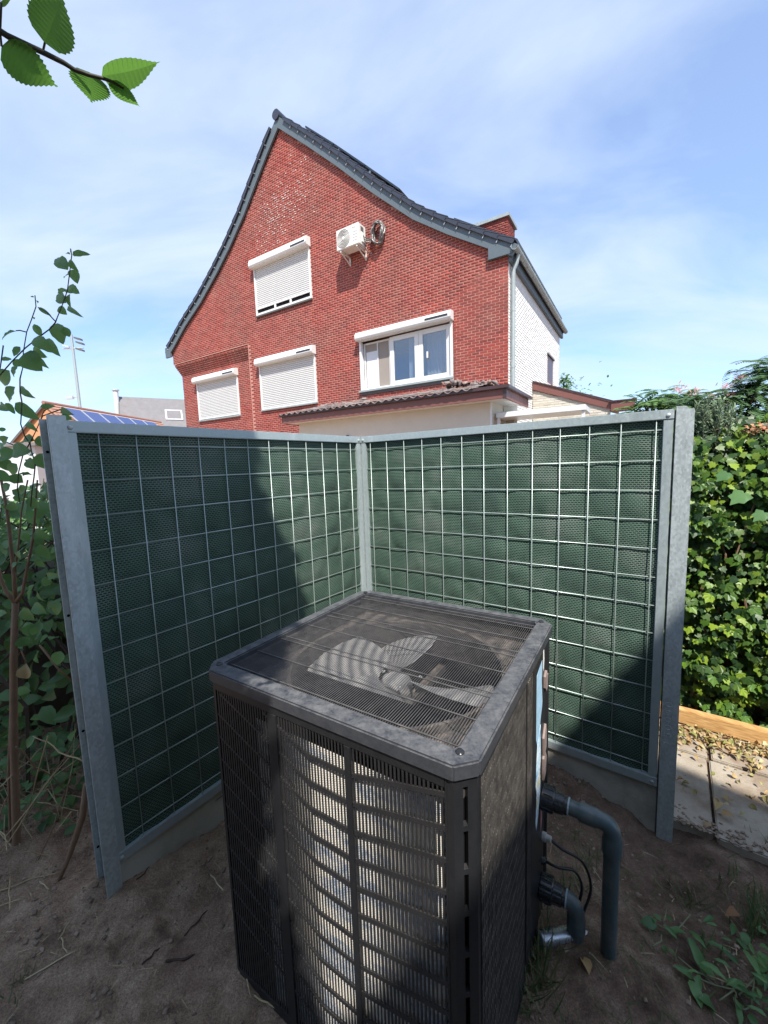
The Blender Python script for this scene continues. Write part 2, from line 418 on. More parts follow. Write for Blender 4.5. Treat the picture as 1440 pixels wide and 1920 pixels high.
M['hp_side'] = dusty('dusty_side_grille', (.030, .027, .025, 1), (.34, .30, .25, 1), 1.0, .7, .42, .66)
M['screw'] = simple('black_screw', (.025, .025, .027, 1), .25, .2, 20, .2, 0)
t = NT('coil_fins')   # cream fins with blue coated blotches
c = t.coord()
lines = t.n('ShaderNodeTexWave', {'Vector': c, 'Scale': 60, 'Distortion': .3}, bands_direction='Z').outputs['Fac']
bl = t.ramp(t.noise(5.5, 6, .62, t.coord((1, 1, 2.4))), [(.47, (0, 0, 0)), (.56, (.95,) * 3)])
bl2 = t.ramp(t.noise(60, 4, .6), [(.35, (.3,) * 3), (.65, (1, 1, 1))])
fb = t.mix(1.0, bl, bl2, 'MULTIPLY')
col = t.mix(fb, (.90, .85, .76, 1), (.14, .25, .42, 1))
col = t.mix(t.math('MULTIPLY', lines, .25), col, (.45, .40, .34, 1))
t.bsdf(col, .5, .1, t.bump(lines, .3, .004), .4)
M['coil'] = t.m
t = NT('printed_sticker')
uvc = t.coord((1, 1, 1))
rows = t.n('ShaderNodeTexNoise', {'Vector': t.coord((30, 30, 90)), 'Scale': 2.0, 'Detail': 3}).outputs['Fac']
blk = t.n('ShaderNodeTexNoise', {'Vector': t.coord((4, 4, 9)), 'Scale': 1.2, 'Detail': 1}).outputs['Fac']
col = t.ramp(blk, [(.38, (.10, .30, .50, 1)), (.45, (.55, .75, .85, 1)), (.55, (.82, .86, .84, 1)), (.62, (.75, .68, .20, 1)), (.66, (.80, .82, .78, 1))])
col = t.mix(t.ramp(rows, [(.55, (0, 0, 0)), (.62, (.6,) * 3)]), col, (.25, .33, .42, 1))
t.bsdf(col, .45)
M['sticker'] = t.m
M['sticker_blue'] = simple('pale_blue_sticker', (.36, .55, .68, 1), .45, 0, 25, .3, 0)
M['sticker_white'] = simple('torn_white_paper', (.72, .70, .66, 1), .7, 0, 12, .1, .2, 60)
M['sticker_pink'] = simple('pink_sticker', (.62, .30, .34, 1), .6, 0, 30, .3, 0)
M['tape'] = simple('torn_brown_tape', (.24, .18, .16, 1), .6, 0, 25, .3, .3, 60)
M['pipe'] = simple('grey_pvc_pipe', (.055, .085, .095, 1), .36, 0, 5, .25, .06, 80, .002, .5, (.20, .185, .16, 1), .6, 11)
M['coupling'] = simple('black_coupling', (.018, .020, .024, 1), .25, 0, 12, .3, 0, spec=.6)
M['glue'] = simple('pale_glue_ring', (.30, .37, .40, 1), .4, 0, 30, .2, 0)
M['conduit'] = simple('silver_conduit', (.40, .43, .46, 1), .3, .7, 20, .3, 0)
M['cable'] = simple('black_cable', (.012, .012, .014, 1), .4, 0, 10, .2, 0)
M['gland'] = simple('grey_gland', (.48, .47, .44, 1), .5, 0, 20, .15, 0)
M['scratch'] = simple('chalk_writing', (.42, .46, .44, 1), .9, 0, 40, .2, 0)

# plants
M['leaf_beech'] = rand_mat('beech_leaf', [(.06, .14, .024), (.08, .17, .028), (.07, .155, .024)], .5, .35, 60, .003, trans=.6, fine=.06)
M['leaf_vine'] = rand_mat('vine_leaf', [(.085, .19, .065), (.115, .235, .08), (.09, .20, .07), (.135, .27, .085)], .42, .25, 60, .003, trans=.35, fine=.08)
M['leaf_dark'] = rand_mat('undergrowth_leaf', [(.04, .10, .042), (.10, .21, .07), (.065, .15, .055), (.16, .28, .08)], .42, .2, 60, .003, trans=.25, fine=.08)
M['leaf_ivy'] = rand_mat('ivy_leaf', [(.020, .050, .018), (.045, .105, .025), (.15, .27, .024), (.025, .065, .022), (.26, .38, .03), (.022, .055, .02), (.10, .21, .028), (.018, .046, .018)], .40, .25, 50, .004, trans=.25, fine=.08, spec=.3)
M['leaf_albizia'] = rand_mat('feathery_leaf', [(.06, .125, .048), (.09, .17, .06), (.07, .14, .05)], .5, 0, 50, trans=.3, fine=.05)
M['leaf_albizia2'] = rand_mat('light_feathery_leaf', [(.10, .20, .055), (.14, .25, .07), (.08, .16, .05)], .5, 0, 50, trans=.3, fine=.05)
M['leaf_grey'] = rand_mat('grey_green_leaf', [(.16, .22, .13), (.21, .28, .17), (.12, .17, .10)], .7, 0, 50, trans=.2, fine=.05)
M['leaf_weed'] = rand_mat('weed_leaf', [(.06, .14, .05), (.095, .20, .065), (.13, .25, .08)], .45, .25, 60, .003, trans=.25, fine=.08)
M['grass'] = rand_mat('grass_blade', [(.045, .09, .03), (.08, .13, .04), (.20, .17, .085), (.06, .11, .035)], .6, 0, 60, trans=.25, fine=.05)
M['straw'] = rand_mat('dry_straw', [(.46, .37, .21), (.36, .28, .15), (.52, .44, .28)], .8, .2, 60, fine=.1)
M['twig'] = rand_mat('dark_twig', [(.055, .035, .025), (.09, .06, .04)], .9, .3, 60, fine=.1)
M['litter'] = rand_mat('dry_leaf', [(.50, .36, .16), (.36, .22, .09), (.22, .24, .06), (.56, .46, .26), (.28, .15, .07)], .75, .3, 50, trans=.15, fine=.1)
M['stem'] = simple('green_brown_stem', (.055, .052, .032, 1), .7, 0, 20, .3, .2, 80)
M['stem_light'] = simple('pale_green_stem', (.16, .17, .09, 1), .6, 0, 20, .2, .2, 80)
M['bark'] = simple('tan_bark', (.20, .125, .075, 1), .85, 0, 18, .3, .4, 60, .004)
M['bark_dark'] = simple('dark_bark', (.07, .052, .04, 1), .9, 0, 10, .3, .5, 30, .01)
M['blossom'] = rand_mat('pink_blossom', [(.55, .22, .24), (.65, .34, .32)], .7, 0, 60, trans=.3, fine=0)
M['flower_orange'] = rand_mat('coral_flower', [(.60, .22, .12), (.66, .34, .2)], .7, 0, 60, trans=.3, fine=0)
M['dark_brick'] = simple('dark_brick_wall', (.11, .062, .048, 1), .9, 0, 1.5, .25, .3, 12, .01)
# ------------------------------------------------------------------ frames of reference
FL = Frame((-.156, 3.0268), (-.60104, -.79922), (.79922, -.60104))     # left screen: from the corner towards the viewer
FR = Frame((-.156, 3.0268), (.81055, -.58566), (-.58566, -.81055))     # right screen
FH = Frame((3.2504, 10.5), (-.84432, .53584), (-.53584, -.84432))      # gable of the house: a runs left, b comes forward
HPO = (.1648, .7712)
HF = Frame(HPO, (-.84368, .53685), (-.53685, -.84368))                  # heat pump, slatted front
HR = Frame(HPO, (.53685, .84368), (.84368, -.53685))                    # heat pump, connection side
HT = Frame(HPO, (.53685, .84368), (-.84368, .53685))                    # heat pump from above

# ------------------------------------------------------------------ ground
CP = np.array([(-1.25, 1.55, -.22), (-1.45, 1.35, -.2), (-1.13, 1.73, -.257), (-1.05, 1.83, -.28), (-.97, 1.95, -.31), (.97, 2.2, -.227), (1.1, 2.1, -.25), (1.24, 2.02, -.32), (1.38, 1.9, -.4), (1.38, 1.8, -.43),
    (.77, 1.27, -.215), (.66, 1.3, -.2), (-.62, 1.27, -.205), (.1, .7, -.22), (-.2, .9, -.2), (.5, 1.1, -.21), (1.64, 1.82, -.365), (2, 1.6, -.37), (-1.37, 1.18, -.22), (-2, 1.8, -.15), (1.19, 1.11, -.29), (1.8, 1.4, -.35), (-2.6, 2.6, -.05),
    (1.7, 2.6, -.352), (2.2, 2.2, -.355), (1.6, 2.2, -.36), (2.6, 2.4, -.34), (0, 3.4, -.33), (0, 2.4, -.3), (-.8, .4, -.22), (.8, .3, -.28), (3.5, 1, -.35), (-3, .5, -.2), (0, -2, -.3), (3, 3.5, -.33), (-3, 5, -.2), (0, 6, -.33), (5, 5, -.33)])
def ground_z(x, y):
    x = np.asarray(x, float); y = np.asarray(y, float)
    d = (x[..., None] - CP[:, 0]) ** 2 + (y[..., None] - CP[:, 1]) ** 2 + .004
    w = d ** -1.6
    z = (w * CP[:, 2]).sum(-1) / w.sum(-1)
    far = np.clip((np.hypot(x, y - 2) - 6) / 6, 0, 1)
    return z * (1 - far) - .33 * far
def paved(x, y):
    rx, ry = x + .156, y - 3.0268
    a = rx * .81055 + ry * -.58566; b = rx * -.58566 + ry * -.81055
    return np.clip(np.minimum(np.minimum(a - 1.45, 4.4 - a), np.minimum(b + 1.35, -.06 - b)) / .06, 0, 1)
def bumps(x, y):
    near = np.clip(1 - (np.hypot(x, y - 2) - 3.5) / 2, 0, 1) * (1 - paved(x, y))
    a = .016 * vnoise(x * 4, y * 4, 1) + .011 * vnoise(x * 11 + 3, y * 11, 2) + .009 * np.maximum(0, vnoise(x * 24, y * 24 + 5, 3)) + .006 * np.abs(vnoise(x * 44 + 9, y * 44, 4)) + .004 * vnoise(x * 62, y * 62, 8)
    return a * near
ax = np.concatenate([-np.geomspace(600, 3.1, 22), np.arange(-3.0, 3.3, .015), np.geomspace(3.4, 600, 22)])
ay = np.concatenate([-np.geomspace(600, .5, 24), np.arange(-.4, .25, .1), np.arange(.3, 3.4, .015), np.geomspace(3.5, 600, 26)])
X, Y = np.meshgrid(ax, ay, indexing='ij')
Z = ground_z(X, Y) + bumps(X, Y)
nx, ny = X.shape
me = bpy.data.meshes.new('ground')
me.vertices.add(nx * ny); me.vertices.foreach_set('co', np.stack([X, Y, Z], -1).ravel())
I = np.arange(nx * ny).reshape(nx, ny)
Q = np.stack([I[:-1, :-1], I[1:, :-1], I[1:, 1:], I[:-1, 1:]], -1).reshape(-1, 4)
me.loops.add(Q.size); me.loops.foreach_set('vertex_index', Q.ravel().astype(np.int32))
me.polygons.add(len(Q)); me.polygons.foreach_set('loop_start', np.arange(0, Q.size, 4).astype(np.int32)); me.polygons.foreach_set('use_smooth', np.ones(len(Q), bool))
me.update(calc_edges=True); me.materials.append(M['soil'])
structure(place('ground', me))
gz = lambda x, y: float(ground_z(x, y) + bumps(np.array([x]), np.array([y]))[0])

# clods and grit on the bare soil
bm = bmesh.new(); bmesh.ops.create_icosphere(bm, subdivisions=2, radius=1)
for v in bm.verts: v.co *= random.uniform(.62, 1.12) * (1 + .25 * math.sin(v.co.x * 5 + 1) * math.sin(v.co.y * 4))
CLOD = ([tuple(v.co) for v in bm.verts], [tuple(v.index for v in f.verts) for f in bm.faces]); bm.free()
def scatter_ground(n, x0, x1, y0, y1, smin, smax, flat=.65):
    out = []
    while len(out) < n:
        x, y = random.uniform(x0, x1), random.uniform(y0, y1)
        if paved(np.array(x), np.array(y)) > 0 and random.random() < .93: continue
        if vnoise(np.array([x * 2.2]), np.array([y * 2.2]), 9)[0] + random.uniform(-.6, .6) < 0: continue
        s = smin * (smax / smin) ** (random.random() ** 2.6)
        M4 = Matrix.Translation((x, y, gz(x, y) + s * .2)) @ Matrix.Rotation(random.uniform(0, 6.3), 4, 'Z') @ Matrix.Diagonal((s * random.uniform(.7, 1.4), s * random.uniform(.7, 1.3), s * flat, 1))
        out.append(M4)
    return out
merge_mesh('soil_clods', CLOD, scatter_ground(6000, -2.4, 2.2, .6, 2.7, .002, .012), M['clod'])
ms = []
for k in range(450):   # soil trodden over the near edge of the slabs
    a, b_ = random.uniform(1.5, 3.2), -.08 - abs(random.gauss(0, .06))
    if vnoise(np.array([a * 5.]), np.array([b_ * 5.]), 3)[0] + random.uniform(-.5, .3) < 0: continue
    p = FR(a, b_, -.325); s_ = random.uniform(.003, .012)
    ms.append(Matrix.Translation(p) @ Matrix.Rotation(random.uniform(0, 6.3), 4, 'Z') @ Matrix.Diagonal((s_ * 1.3, s_, s_ * .4, 1)))
merge_mesh('trodden_soil', CLOD, ms, M['clod'])
merge_mesh('pale_grit', CLOD, scatter_ground(420, -2.4, 2.2, .6, 2.6, .0025, .008), M['pebble'])

# ------------------------------------------------------------------ concrete gravel boards under the screens
def gravel_board(F, a1, label):
    t = thing('gravel_board', label, 'concrete board', F(a1 / 2, -.03, -.5), 'concrete boards under the screens')
    MB().box(F, .02, a1, -.055, -.012, -.62, -.113).build('board', M['concrete'], t, .004)
    if F is FL:
        MB().tube([F(1.32, -.0095, -.155), F(1.2, -.009, -.15), F(1.11, -.0085, -.135)], .0016, 5).build('crack', M['twig'], t)
    return t
gravel_board(FL, 1.80, 'grey concrete board along the ground under the screen standing in shade')
gravel_board(FR, 1.90, 'grey concrete board along the ground under the screen nearest the ivy hedge')

# ------------------------------------------------------------------ the two green screens
ZT, ZB = 1.817, -.112
def screen(F, width, wires_a, label):
    t = thing('noise_screen', label, 'fence panel', F(width / 2, 0, ZB), 'green noise screens')
    # top and bottom rails lap over the side rails
    MB().box(F, .002, width, -.05, .004, 1.771, ZT).build('top_rail', M['galv_rail'], t, .003)
    MB().box(F, .002, width, -.05, .004, ZB, -.062).build('bottom_rail', M['galv_rail'], t, .003)
    for a0, a1 in ((.004, .046), (width - .042, width - .002)):
        MB().box(F, a0, a1, -.05, .0005, -.064, 1.773).build('side_rail', M['galv_rail'], t, .003)
    for a, z in ((.026, 1.79), (width - .022, 1.79), (.026, -.09), (width - .022, -.09)):
        MB().lathe(F(a, .003, z), F.b, [(0, .009), (.004, .009), (.0065, .005)], 10).build('rivet', M['galv'], t, smooth=True)
    # the quilted fabric
    na, nz = 150, 160
    A = np.linspace(.03, width - .03, na); Zz = np.linspace(-.075, 1.785, nz)
    ca = wires_a[1] - wires_a[0]
    AA, ZZ = np.meshgrid(A, Zz, indexing='ij')
    u = (AA - wires_a[0]) / ca; w = (ZZ - 1.724) / .1447
    puff = np.abs(np.sin(np.pi * u)) ** .6 * np.abs(np.sin(np.pi * w)) ** .5
    rag = vnoise(AA * 17, ZZ * 17, 5) * .0022 + vnoise(AA * 4, ZZ * 4, 6) * .004
    cell = np.floor(u) * 7.13 + np.floor(w) * 3.71; amp = .5 + .9 * ((np.sin(cell * 12.9898) * 43758.5453) % 1.0)
    sagw = np.clip(1 - (w - np.floor(w)), 0, 1) ** 3 * vnoise(AA * 22, ZZ * 5, 11) * .004
    B = -.0215 + .0095 * puff * amp + rag + sagw
    P0 = np.array(F.o)[None, None] + AA[..., None] * np.array(F.a) + B[..., None] * np.array(F.b); P0[..., 2] = ZZ
    off = np.array(t.location)
    me = bpy.data.meshes.new('mesh_fabric'); me.vertices.add(na * nz); me.vertices.foreach_set('co', (P0 - off).ravel())
    I = np.arange(na * nz).reshape(na, nz); Q = np.stack([I[:-1, :-1], I[1:, :-1], I[1:, 1:], I[:-1, 1:]], -1).reshape(-1, 4)
    if F is FL: Q = Q[:, ::-1]
    me.loops.add(Q.size); me.loops.foreach_set('vertex_index', Q.ravel().astype(np.int32)); me.polygons.add(len(Q)); me.polygons.foreach_set('loop_start', np.arange(0, Q.size, 4).astype(np.int32)); me.polygons.foreach_set('use_smooth', np.ones(len(Q), bool))
    me.update(calc_edges=True)
    uvl = me.uv_layers.new(name='UVMap'); uvc = np.stack([AA, ZZ], -1).reshape(-1, 2)[Q.ravel()]; uvl.data.foreach_set('uv', uvc.ravel())
    me.materials.append(M['screen']); place('mesh_fabric', me, t)
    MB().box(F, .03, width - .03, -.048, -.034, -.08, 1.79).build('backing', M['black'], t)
    # wires: uprights in front, crossbars behind them; alike wires share one mesh
    up = MB().tube([(0, 0, -.066), (0, 0, 1.775)], .0032, 8); upm = None
    for k, a in enumerate(wires_a):
        j = random.uniform(-.002, .002)
        p = F(a, -.0035, 0)
        if upm is None:
            o = MB().tube([p + Vector((0, 0, -.066)), p + Vector((0, 0, .7)), p + Vector((0, 0, 1.775))], .0024, 8).build('wire', M['wire'], t, smooth='all'); upm = (o.data, p)
        else:
            o = place('wire', upm[0], t); o.location = p - upm[1] + F.a * j
    upm = None
    for k in range(13):
        z = 1.724 - .1449 * k
        p = F(0, -.0100, z)
        if upm is None:
            o = MB().tube([F(.03, -.0100, z), F(width * .5, -.0100, z), F(width - .03, -.0100, z)], .0027, 8).build('wire', M['wire'], t, smooth='all'); upm = (o.data, p)
        else:
            o = place('wire', upm[0], t); o.location = p - upm[1]
    return t
screen(FL, 1.79, [.113 + .1418 * k for k in range(12)], 'green mesh screen in a steel frame, mostly in shade, left of the corner')
screen(FR, 1.886, [.087 + .1441 * k for k in range(13)], 'sunlit green mesh screen in a steel frame, beside the ivy hedge')

# ------------------------------------------------------------------ galvanised posts
def h_post(F, a0, a1, z0, z1, label, notch=False):
    t = thing('steel_post', label, 'post', F((a0 + a1) / 2, -.03, z0), 'galvanised posts of the screens')
    ac = (a0 + a1) / 2
    if notch:
        MB().prism(F, [(a0, z0), (a1, z0), (a1, z1 - .028), (a1 - .004, z1 - .012), (a1 - .018, z1 - .026), (a1 - .028, z1 - .006), (a1 - .04, z1 - .002), (a0, z1)], -.002, .006).build('front_flange', M['galv'], t, .0015)
    else:
        MB().box(F, a0, a1, -.002, .006, z0, z1).build('front_flange', M['galv'], t, .0015)
    MB().box(F, ac - .004, ac + .004, -.11, -.003, z0, z1 - .002).build('web', M['galv'], t)
    MB().box(F, a0, a1 - (.004 if F is FL else 0), -.119, -.111, z0, z1 - .006).build('rear_flange', M['galv'], t, .0015)
    return t
pl = h_post(FL, 1.778, 1.838, -.6, 1.835, 'galvanised post leaning into view beside the sapling, bare to the ground')
for z in (1.70, 1.02, .50, -.06):
    MB().lathe(FL(1.820, -.112, z), FL.b, [(0, .006), (.002, .006)], 8).build('bolt_hole', M['black'], pl)
pr = h_post(FR, 1.8920, 1.962, -.62, 1.828, 'galvanised post against the ivy hedge with its top corner torn and digits scrawled low down', True)
MB().box(FL, -.052, -.0008, -.052, -.0008, -.6, 1.80).build('post', M['galv'])
cp = bpy.data.objects['post']; cp.name = 'corner_post'
tag(cp, 'galvanised corner post behind the joint where the two green screens meet', 'post', 'galvanised posts of the screens')
MB().box(FR, 1.8855, 1.8915, -.10, -.008, -.6, 1.81).build('gap_shade', M['reveal'], pr)  # dark filler standing for the shade in the slot beside the rail
# scrawled digits, reading upward: 150040
DIG = {'1': [[(.05, .75), (.35, 1), (.3, 0)]], '5': [[(.75, 1), (.25, .95), (.15, .55), (.55, .6), (.7, .3), (.45, .02), (.1, .12)]],
       '0': [[(.45, 1), (.15, .7), (.12, .3), (.4, .0), (.72, .3), (.72, .75), (.45, 1), (.6, 1.08)]], '4': [[(.5, 1), (.1, .4), (.8, .42)], [(.62, .75), (.55, 0)]]}
wr = MB(); zc = .14
for ch in '150040':
    for st in DIG[ch]:
        # text turned a quarter: writing runs up the post, tops of the digits to the left
        pts = [FR(1.955 - .022 - .03 * y + .004 * x, .0066, zc + .036 * x) for x, y in st]
        wr.tube(pts, .0011, 4)
    zc += .041
wr.build('scrawled_number', M['scratch'], pr)
# ------------------------------------------------------------------ the heat pump
HB, HTOP = -.26, .959
hp = thing('heat_pump', 'tall black slatted pool heat pump with a top fan grille standing on the soil', 'heat pump', HT(.46, .46, -.22))
CH = .045   # corner chamfer
def octo(e0, e1, c): return [(e0 + c, e0), (e1 - c, e0), (e1, e0 + c), (e1, e1 - c), (e1 - c, e1), (e0 + c, e1), (e0, e1 - c), (e0, e0 + c)]
# lid: a ring of four rims with cut corners, open in the middle
E0, E1, IN0, IN1 = -.003, .936, .055, .888
bm = bmesh.new()
outer = octo(E0, E1, CH); inner = octo(IN0, IN1, .006)
def ring(pts, z): return [bm.verts.new(HT(x, y, z) - hp.location) for x, y in pts]
ot, ob, it, ib = ring(outer, HTOP), ring(outer, HTOP - .040), ring(inner, HTOP), ring(inner, HTOP - .030)
for i in range(8):
    j = (i + 1) % 8
    bm.faces.new((ot[i], ot[j], it[j], it[i])); bm.faces.new((ob[i], ob[j], ot[j], ot[i])); bm.faces.new((it[i], it[j], ib[j], ib[i])); bm.faces.new((ib[i], ib[j], ob[j], ob[i]))
bmesh.ops.recalc_face_normals(bm, faces=bm.faces)
bmesh.ops.bevel(bm, geom=[e for e in bm.edges if e.calc_face_angle(0) > .6], offset=.0045, segments=2, affect='EDGES')
me = bpy.data.meshes.new('lid'); bm.to_mesh(me); bm.free(); me.materials.append(M['hp_lid']); place('lid', me, hp)
for x, y in ((.045, .045), (E1 - .042, .040), (.040, E1 - .042), (E1 - .045, E1 - .045)):
    MB().lathe(HT(x, y, HTOP - .001), (0, 0, 1), [(0, .0105), (.003, .0105), (.0065, .007), (.0075, .002)], 14).build('screw', M['screw'], hp, smooth=True)
# corner columns
def column(cx, cy, sx, sy, slots=False):
    """cut corner column at (cx, cy); sx, sy point into the body"""
    p = [(cx + sx * (CH + .016), cy + sy * .006), (cx + sx * CH, cy + sy * .006), (cx + sx * .006, cy + sy * CH), (cx + sx * .006, cy + sy * (CH + .016))]
    q = [(x + sx * .012, y + sy * .012) for x, y in p[::-1]]
    b = MB()
    if not slots:
        return b.plate(HT, p + q, HB, HTOP - .041).build('corner_column', M['hp_black'], hp, .002)
    # the chamfer carries a row of upright slots: build it around the openings
    def lerp(u): return (p[1][0] + (p[2][0] - p[1][0]) * u, p[1][1] + (p[2][1] - p[1][1]) * u)
    def seg(u0, u1, z0, z1):
        a, c = lerp(u0), lerp(u1)
        b.plate(HT, [a, c, (c[0] + sx * .010, c[1] + sy * .010), (a[0] + sx * .010, a[1] + sy * .010)], z0, z1)
    b.plate(HT, [p[0], p[1], (p[1][0] + .010, p[1][1] + .010), (p[0][0], p[0][1] + .010)], HB, HTOP - .041)
    b.plate(HT, [p[2], p[3], (p[3][0] + .010, p[3][1]), (p[2][0] + .010, p[2][1] + .010)], HB, HTOP - .041)
    seg(0, .40, HB, HTOP - .041); seg(.60, 1, HB, HTOP - .041)
    z = HTOP - .041; zt = .897
    while zt > -.1:
        seg(.40, .60, zt, z); z = zt - .094; zt -= .1075
    seg(.40, .60, HB, z)
    b.build('corner_column', M['hp_black'], hp)
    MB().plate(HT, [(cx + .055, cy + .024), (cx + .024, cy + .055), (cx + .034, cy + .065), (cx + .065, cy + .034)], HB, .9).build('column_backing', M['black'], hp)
column(0, 0, 1, 1, True); column(.933, 0, -1, 1); column(0, .933, 1, -1); column(.933, .933, -1, -1)
# slatted front (toward the viewer) ------------------------------------------------
def fz(t):   # shape of a rung across the front: rises outward on both sides
    return .235 * max(0, .335 - t) if t <= .335 else (.40 * (t - .47) if t > .47 else 0)
GT0, GT1 = .062, .872
fr = MB()
fr.box(HF, CH + .016, GT0 + .003, -.012, -.004, HB, HTOP - .041); fr.box(HF, GT1, .933 - CH - .016, -.012, -.004, HB, HTOP - .041)
fr.box(HF, GT0 + .004, GT1 - .001, -.0125, -.0035, .895, HTOP - .0412); fr.box(HF, GT0 + .004, GT1 - .001, -.0125, -.0035, HB, -.155)
fr.build('grille_frame', M['hp_black'], hp, .0015)
for t0, w in ((.335, .011), (.611, .020)):
    MB().box(HF, t0 - w, t0 + w, -.0135, -.0025, -.154, .894).build('grille_bar', M['hp_black'], hp, .002)
slat_me = None
def slat(F, a, z0, z1, w, b0, b1, mat):
    global slat_me
    key = (F is HF, round(w, 4))
    cache = slat.__dict__.setdefault('c', {})
    p = F(a, 0, 0)
    if key not in cache:
        o = MB().box(F, a - w / 2, a + w / 2, b0, b1, z0, z1).build('slat', mat, hp); cache[key] = (o.data, p)
    else:
        o = place('slat', cache[key][0], hp); o.location = p - cache[key][1]
n = 0
for s0, s1, k in ((.067, .322, 23), (.348, .589, 22), (.633, .868, 21)):
    for i in range(k):
        tt = s0 + (s1 - s0) * (i + .5) / k
        slat(HF, tt, -.154, .8945, .0061 if tt > .472 else (.0053 if .10 < tt < .25 else .0038), -.0075, -.0050, M['hp_slat'])
for k in range(14):
    z0 = .894 - .0812 * k
    h = .0064
    if z0 < -.12: continue
    us = list(np.linspace(.064, .335, 6)) + [.47]
    pts = [(u, z0 + fz(u)) for u in us]
    x = .47
    while x < .868:      # beyond the middle the rung steps up from slot to slot
        zz = z0 + fz(x + .0056); pts += [(x, zz), (min(x + .0112, .870), zz)]; x += .0112
    pts = [(u, z) for u, z in pts if z < .886 and z > -.144]
    if len(pts) < 8: continue
    MB().prism(HF, [(u, z + (h if u < .475 else .0042)) for u, z in pts] + [(u, z - (h if u < .475 else .0042)) for u, z in pts[::-1]], -.0085, -.0045).build('rung', M['hp_slat'], hp)
# coil of fins behind the front, wrapping round the corner
prof = []
cpath = [(.70, -.018), (.115, -.018)] + [(.115 - .045 * math.sin(t), -.063 + .045 * math.cos(t)) for t in np.linspace(.2, 1.57, 6)] + [(.07, -.40)]
b = MB()
for i in range(len(cpath) - 1):
    (a0, b0), (a1, b1) = cpath[i], cpath[i + 1]
    b.add([HF(a0, b0, -.16), HF(a1, b1, -.16), HF(a1, b1, .845), HF(a0, b0, .845)], [(0, 1, 2, 3)])
b.build('coil', M['coil'], hp)
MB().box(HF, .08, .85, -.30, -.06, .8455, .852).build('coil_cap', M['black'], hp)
# connection side -----------------------------------------------------------------
fr = MB()
fr.box(HR, CH + .016, .066, -.012, -.004, HB, HTOP - .041); fr.box(HR, .066, .498, -.0125, -.0045, .895, HTOP - .0412); fr.box(HR, .066, .498, -.0125, -.0045, HB, -.155)
fr.build('grille_frame', M['hp_black'], hp, .0015)
for i in range(38):
    slat(HR, .069 + .0113 * (i + .5), -.154, .8945, .0056, -.0110, -.0050, M['hp_side'])
for k in range(22):
    z0 = .866 - .0475 * k
    b = MB()
    for j in range(4):
        zz = z0 + (.022 if j % 2 else 0)
        if zz > .89 or zz < -.15: continue
        b.box(HR, .068 + .1075 * j, .068 + .1075 * (j + 1), -.0122, -.0055, zz - .005, zz + .005)
    b.build('rung', M['hp_side'], hp)
MB().box(HR, .066, .60, -.055, -.040, -.2, .90).build('side_backing', M['hp_side'], hp)
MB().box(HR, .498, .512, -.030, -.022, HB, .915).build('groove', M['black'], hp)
sp = MB(); sp.box(HR, .512, .585, -.014, -.006, HB, HTOP - .0415); sp.build('ribbed_panel', M['hp_black'], hp, .0015)
rb = MB()
for i in range(6): rb.box(HR, .518 + .0115 * i, .523 + .0115 * i, -.006, -.003, -.2, .90)
rb.build('panel_ribs', M['hp_side'], hp)
MB().box(HR, .5855, .800, -.016, -.004, HB, HTOP - .0415).build('service_panel', M['hp_black'], hp, .003)
MB().box(HR, .8005, .872, -.035, -.018, HB, HTOP - .042).build('recessed_panel', M['hp_black'], hp, .002)
# stickers: two torn sheets, a pink scrap, patches of brown tape
def patch(name, mat, poly, b=-.0034, th=.0012): MB().prism(HR, poly, b - th, b).build(name, mat, hp)
patch('sticker', M['sticker_blue'], [(.645, .86), (.735, .878), (.737, .845), (.728, .80), (.745, .715), (.735, .69), (.715, .662), (.69, .60), (.665, .585), (.645, .62)])
patch('sticker', M['sticker'], [(.665, .585), (.715, .64), (.722, .50), (.712, .46), (.722, .40), (.71, .34), (.66, .255), (.645, .30), (.66, .40), (.645, .44), (.655, .53)], -.0030)
patch('sticker', M['sticker_pink'], [(.735, .27), (.752, .30), (.757, .22), (.742, .18)])
patch('torn_paper', M['sticker_white'], [(.752, .90), (.765, .91), (.772, .87), (.764, .82), (.752, .84)])
patch('torn_tape', M['tape'], [(.765, .80), (.79, .815), (.80, .79), (.812, .795), (.806, .745), (.785, .735), (.768, .755)], .004, .009)
patch('torn_tape', M['tape'], [(.755, .56), (.79, .60), (.806, .565), (.80, .50), (.765, .485)], .003, .008)
patch('torn_tape', M['tape'], [(.757, .475), (.78, .495), (.806, .46), (.795, .395), (.76, .385)], .003, .008)
# plain far sides and floor
MB().box(HT, .06, .873, .921, .929, HB, HTOP - .042).build('rear_panel', M['hp_black'], hp)
MB().box(HT, .921, .929, .06, .873, HB, HTOP - .042).build('rear_panel', M['hp_black'], hp)
MB().box(HT, .02, .91, .02, .91, HB - .04, HB - .001).build('base_pan', M['hp_black'], hp)
# fan compartment seen through the top -------------------------------------------
FC = (.462, .462)
bm = bmesh.new(); N = 64
def rv(r, z): return [bm.verts.new(HT(FC[0] + r * math.cos(2 * math.pi * i / N), FC[1] + r * math.sin(2 * math.pi * i / N), z) - hp.location) for i in range(N)]
def sq(z):
    out = []
    for i in range(N):
        c, s_ = math.cos(2 * math.pi * i / N), math.sin(2 * math.pi * i / N); k = .43 / max(abs(c), abs(s_)); out.append(bm.verts.new(HT(FC[0] + c * k, FC[1] + s_ * k, z) - hp.location))
    return out
rings = [sq(.905), sq(.862), rv(.392, .862), rv(.388, .885), rv(.376, .885), rv(.372, .862), rv(.370, .74)]
for A, Bq in zip(rings, rings[1:]):
    for i in range(N): bm.faces.new((A[i], A[(i + 1) % N], Bq[(i + 1) % N], Bq[i]))
me = bpy.data.meshes.new('fan_deck'); bm.to_mesh(me); bm.free(); me.materials.append(M['hp_deck']); place('fan_deck', me, hp)
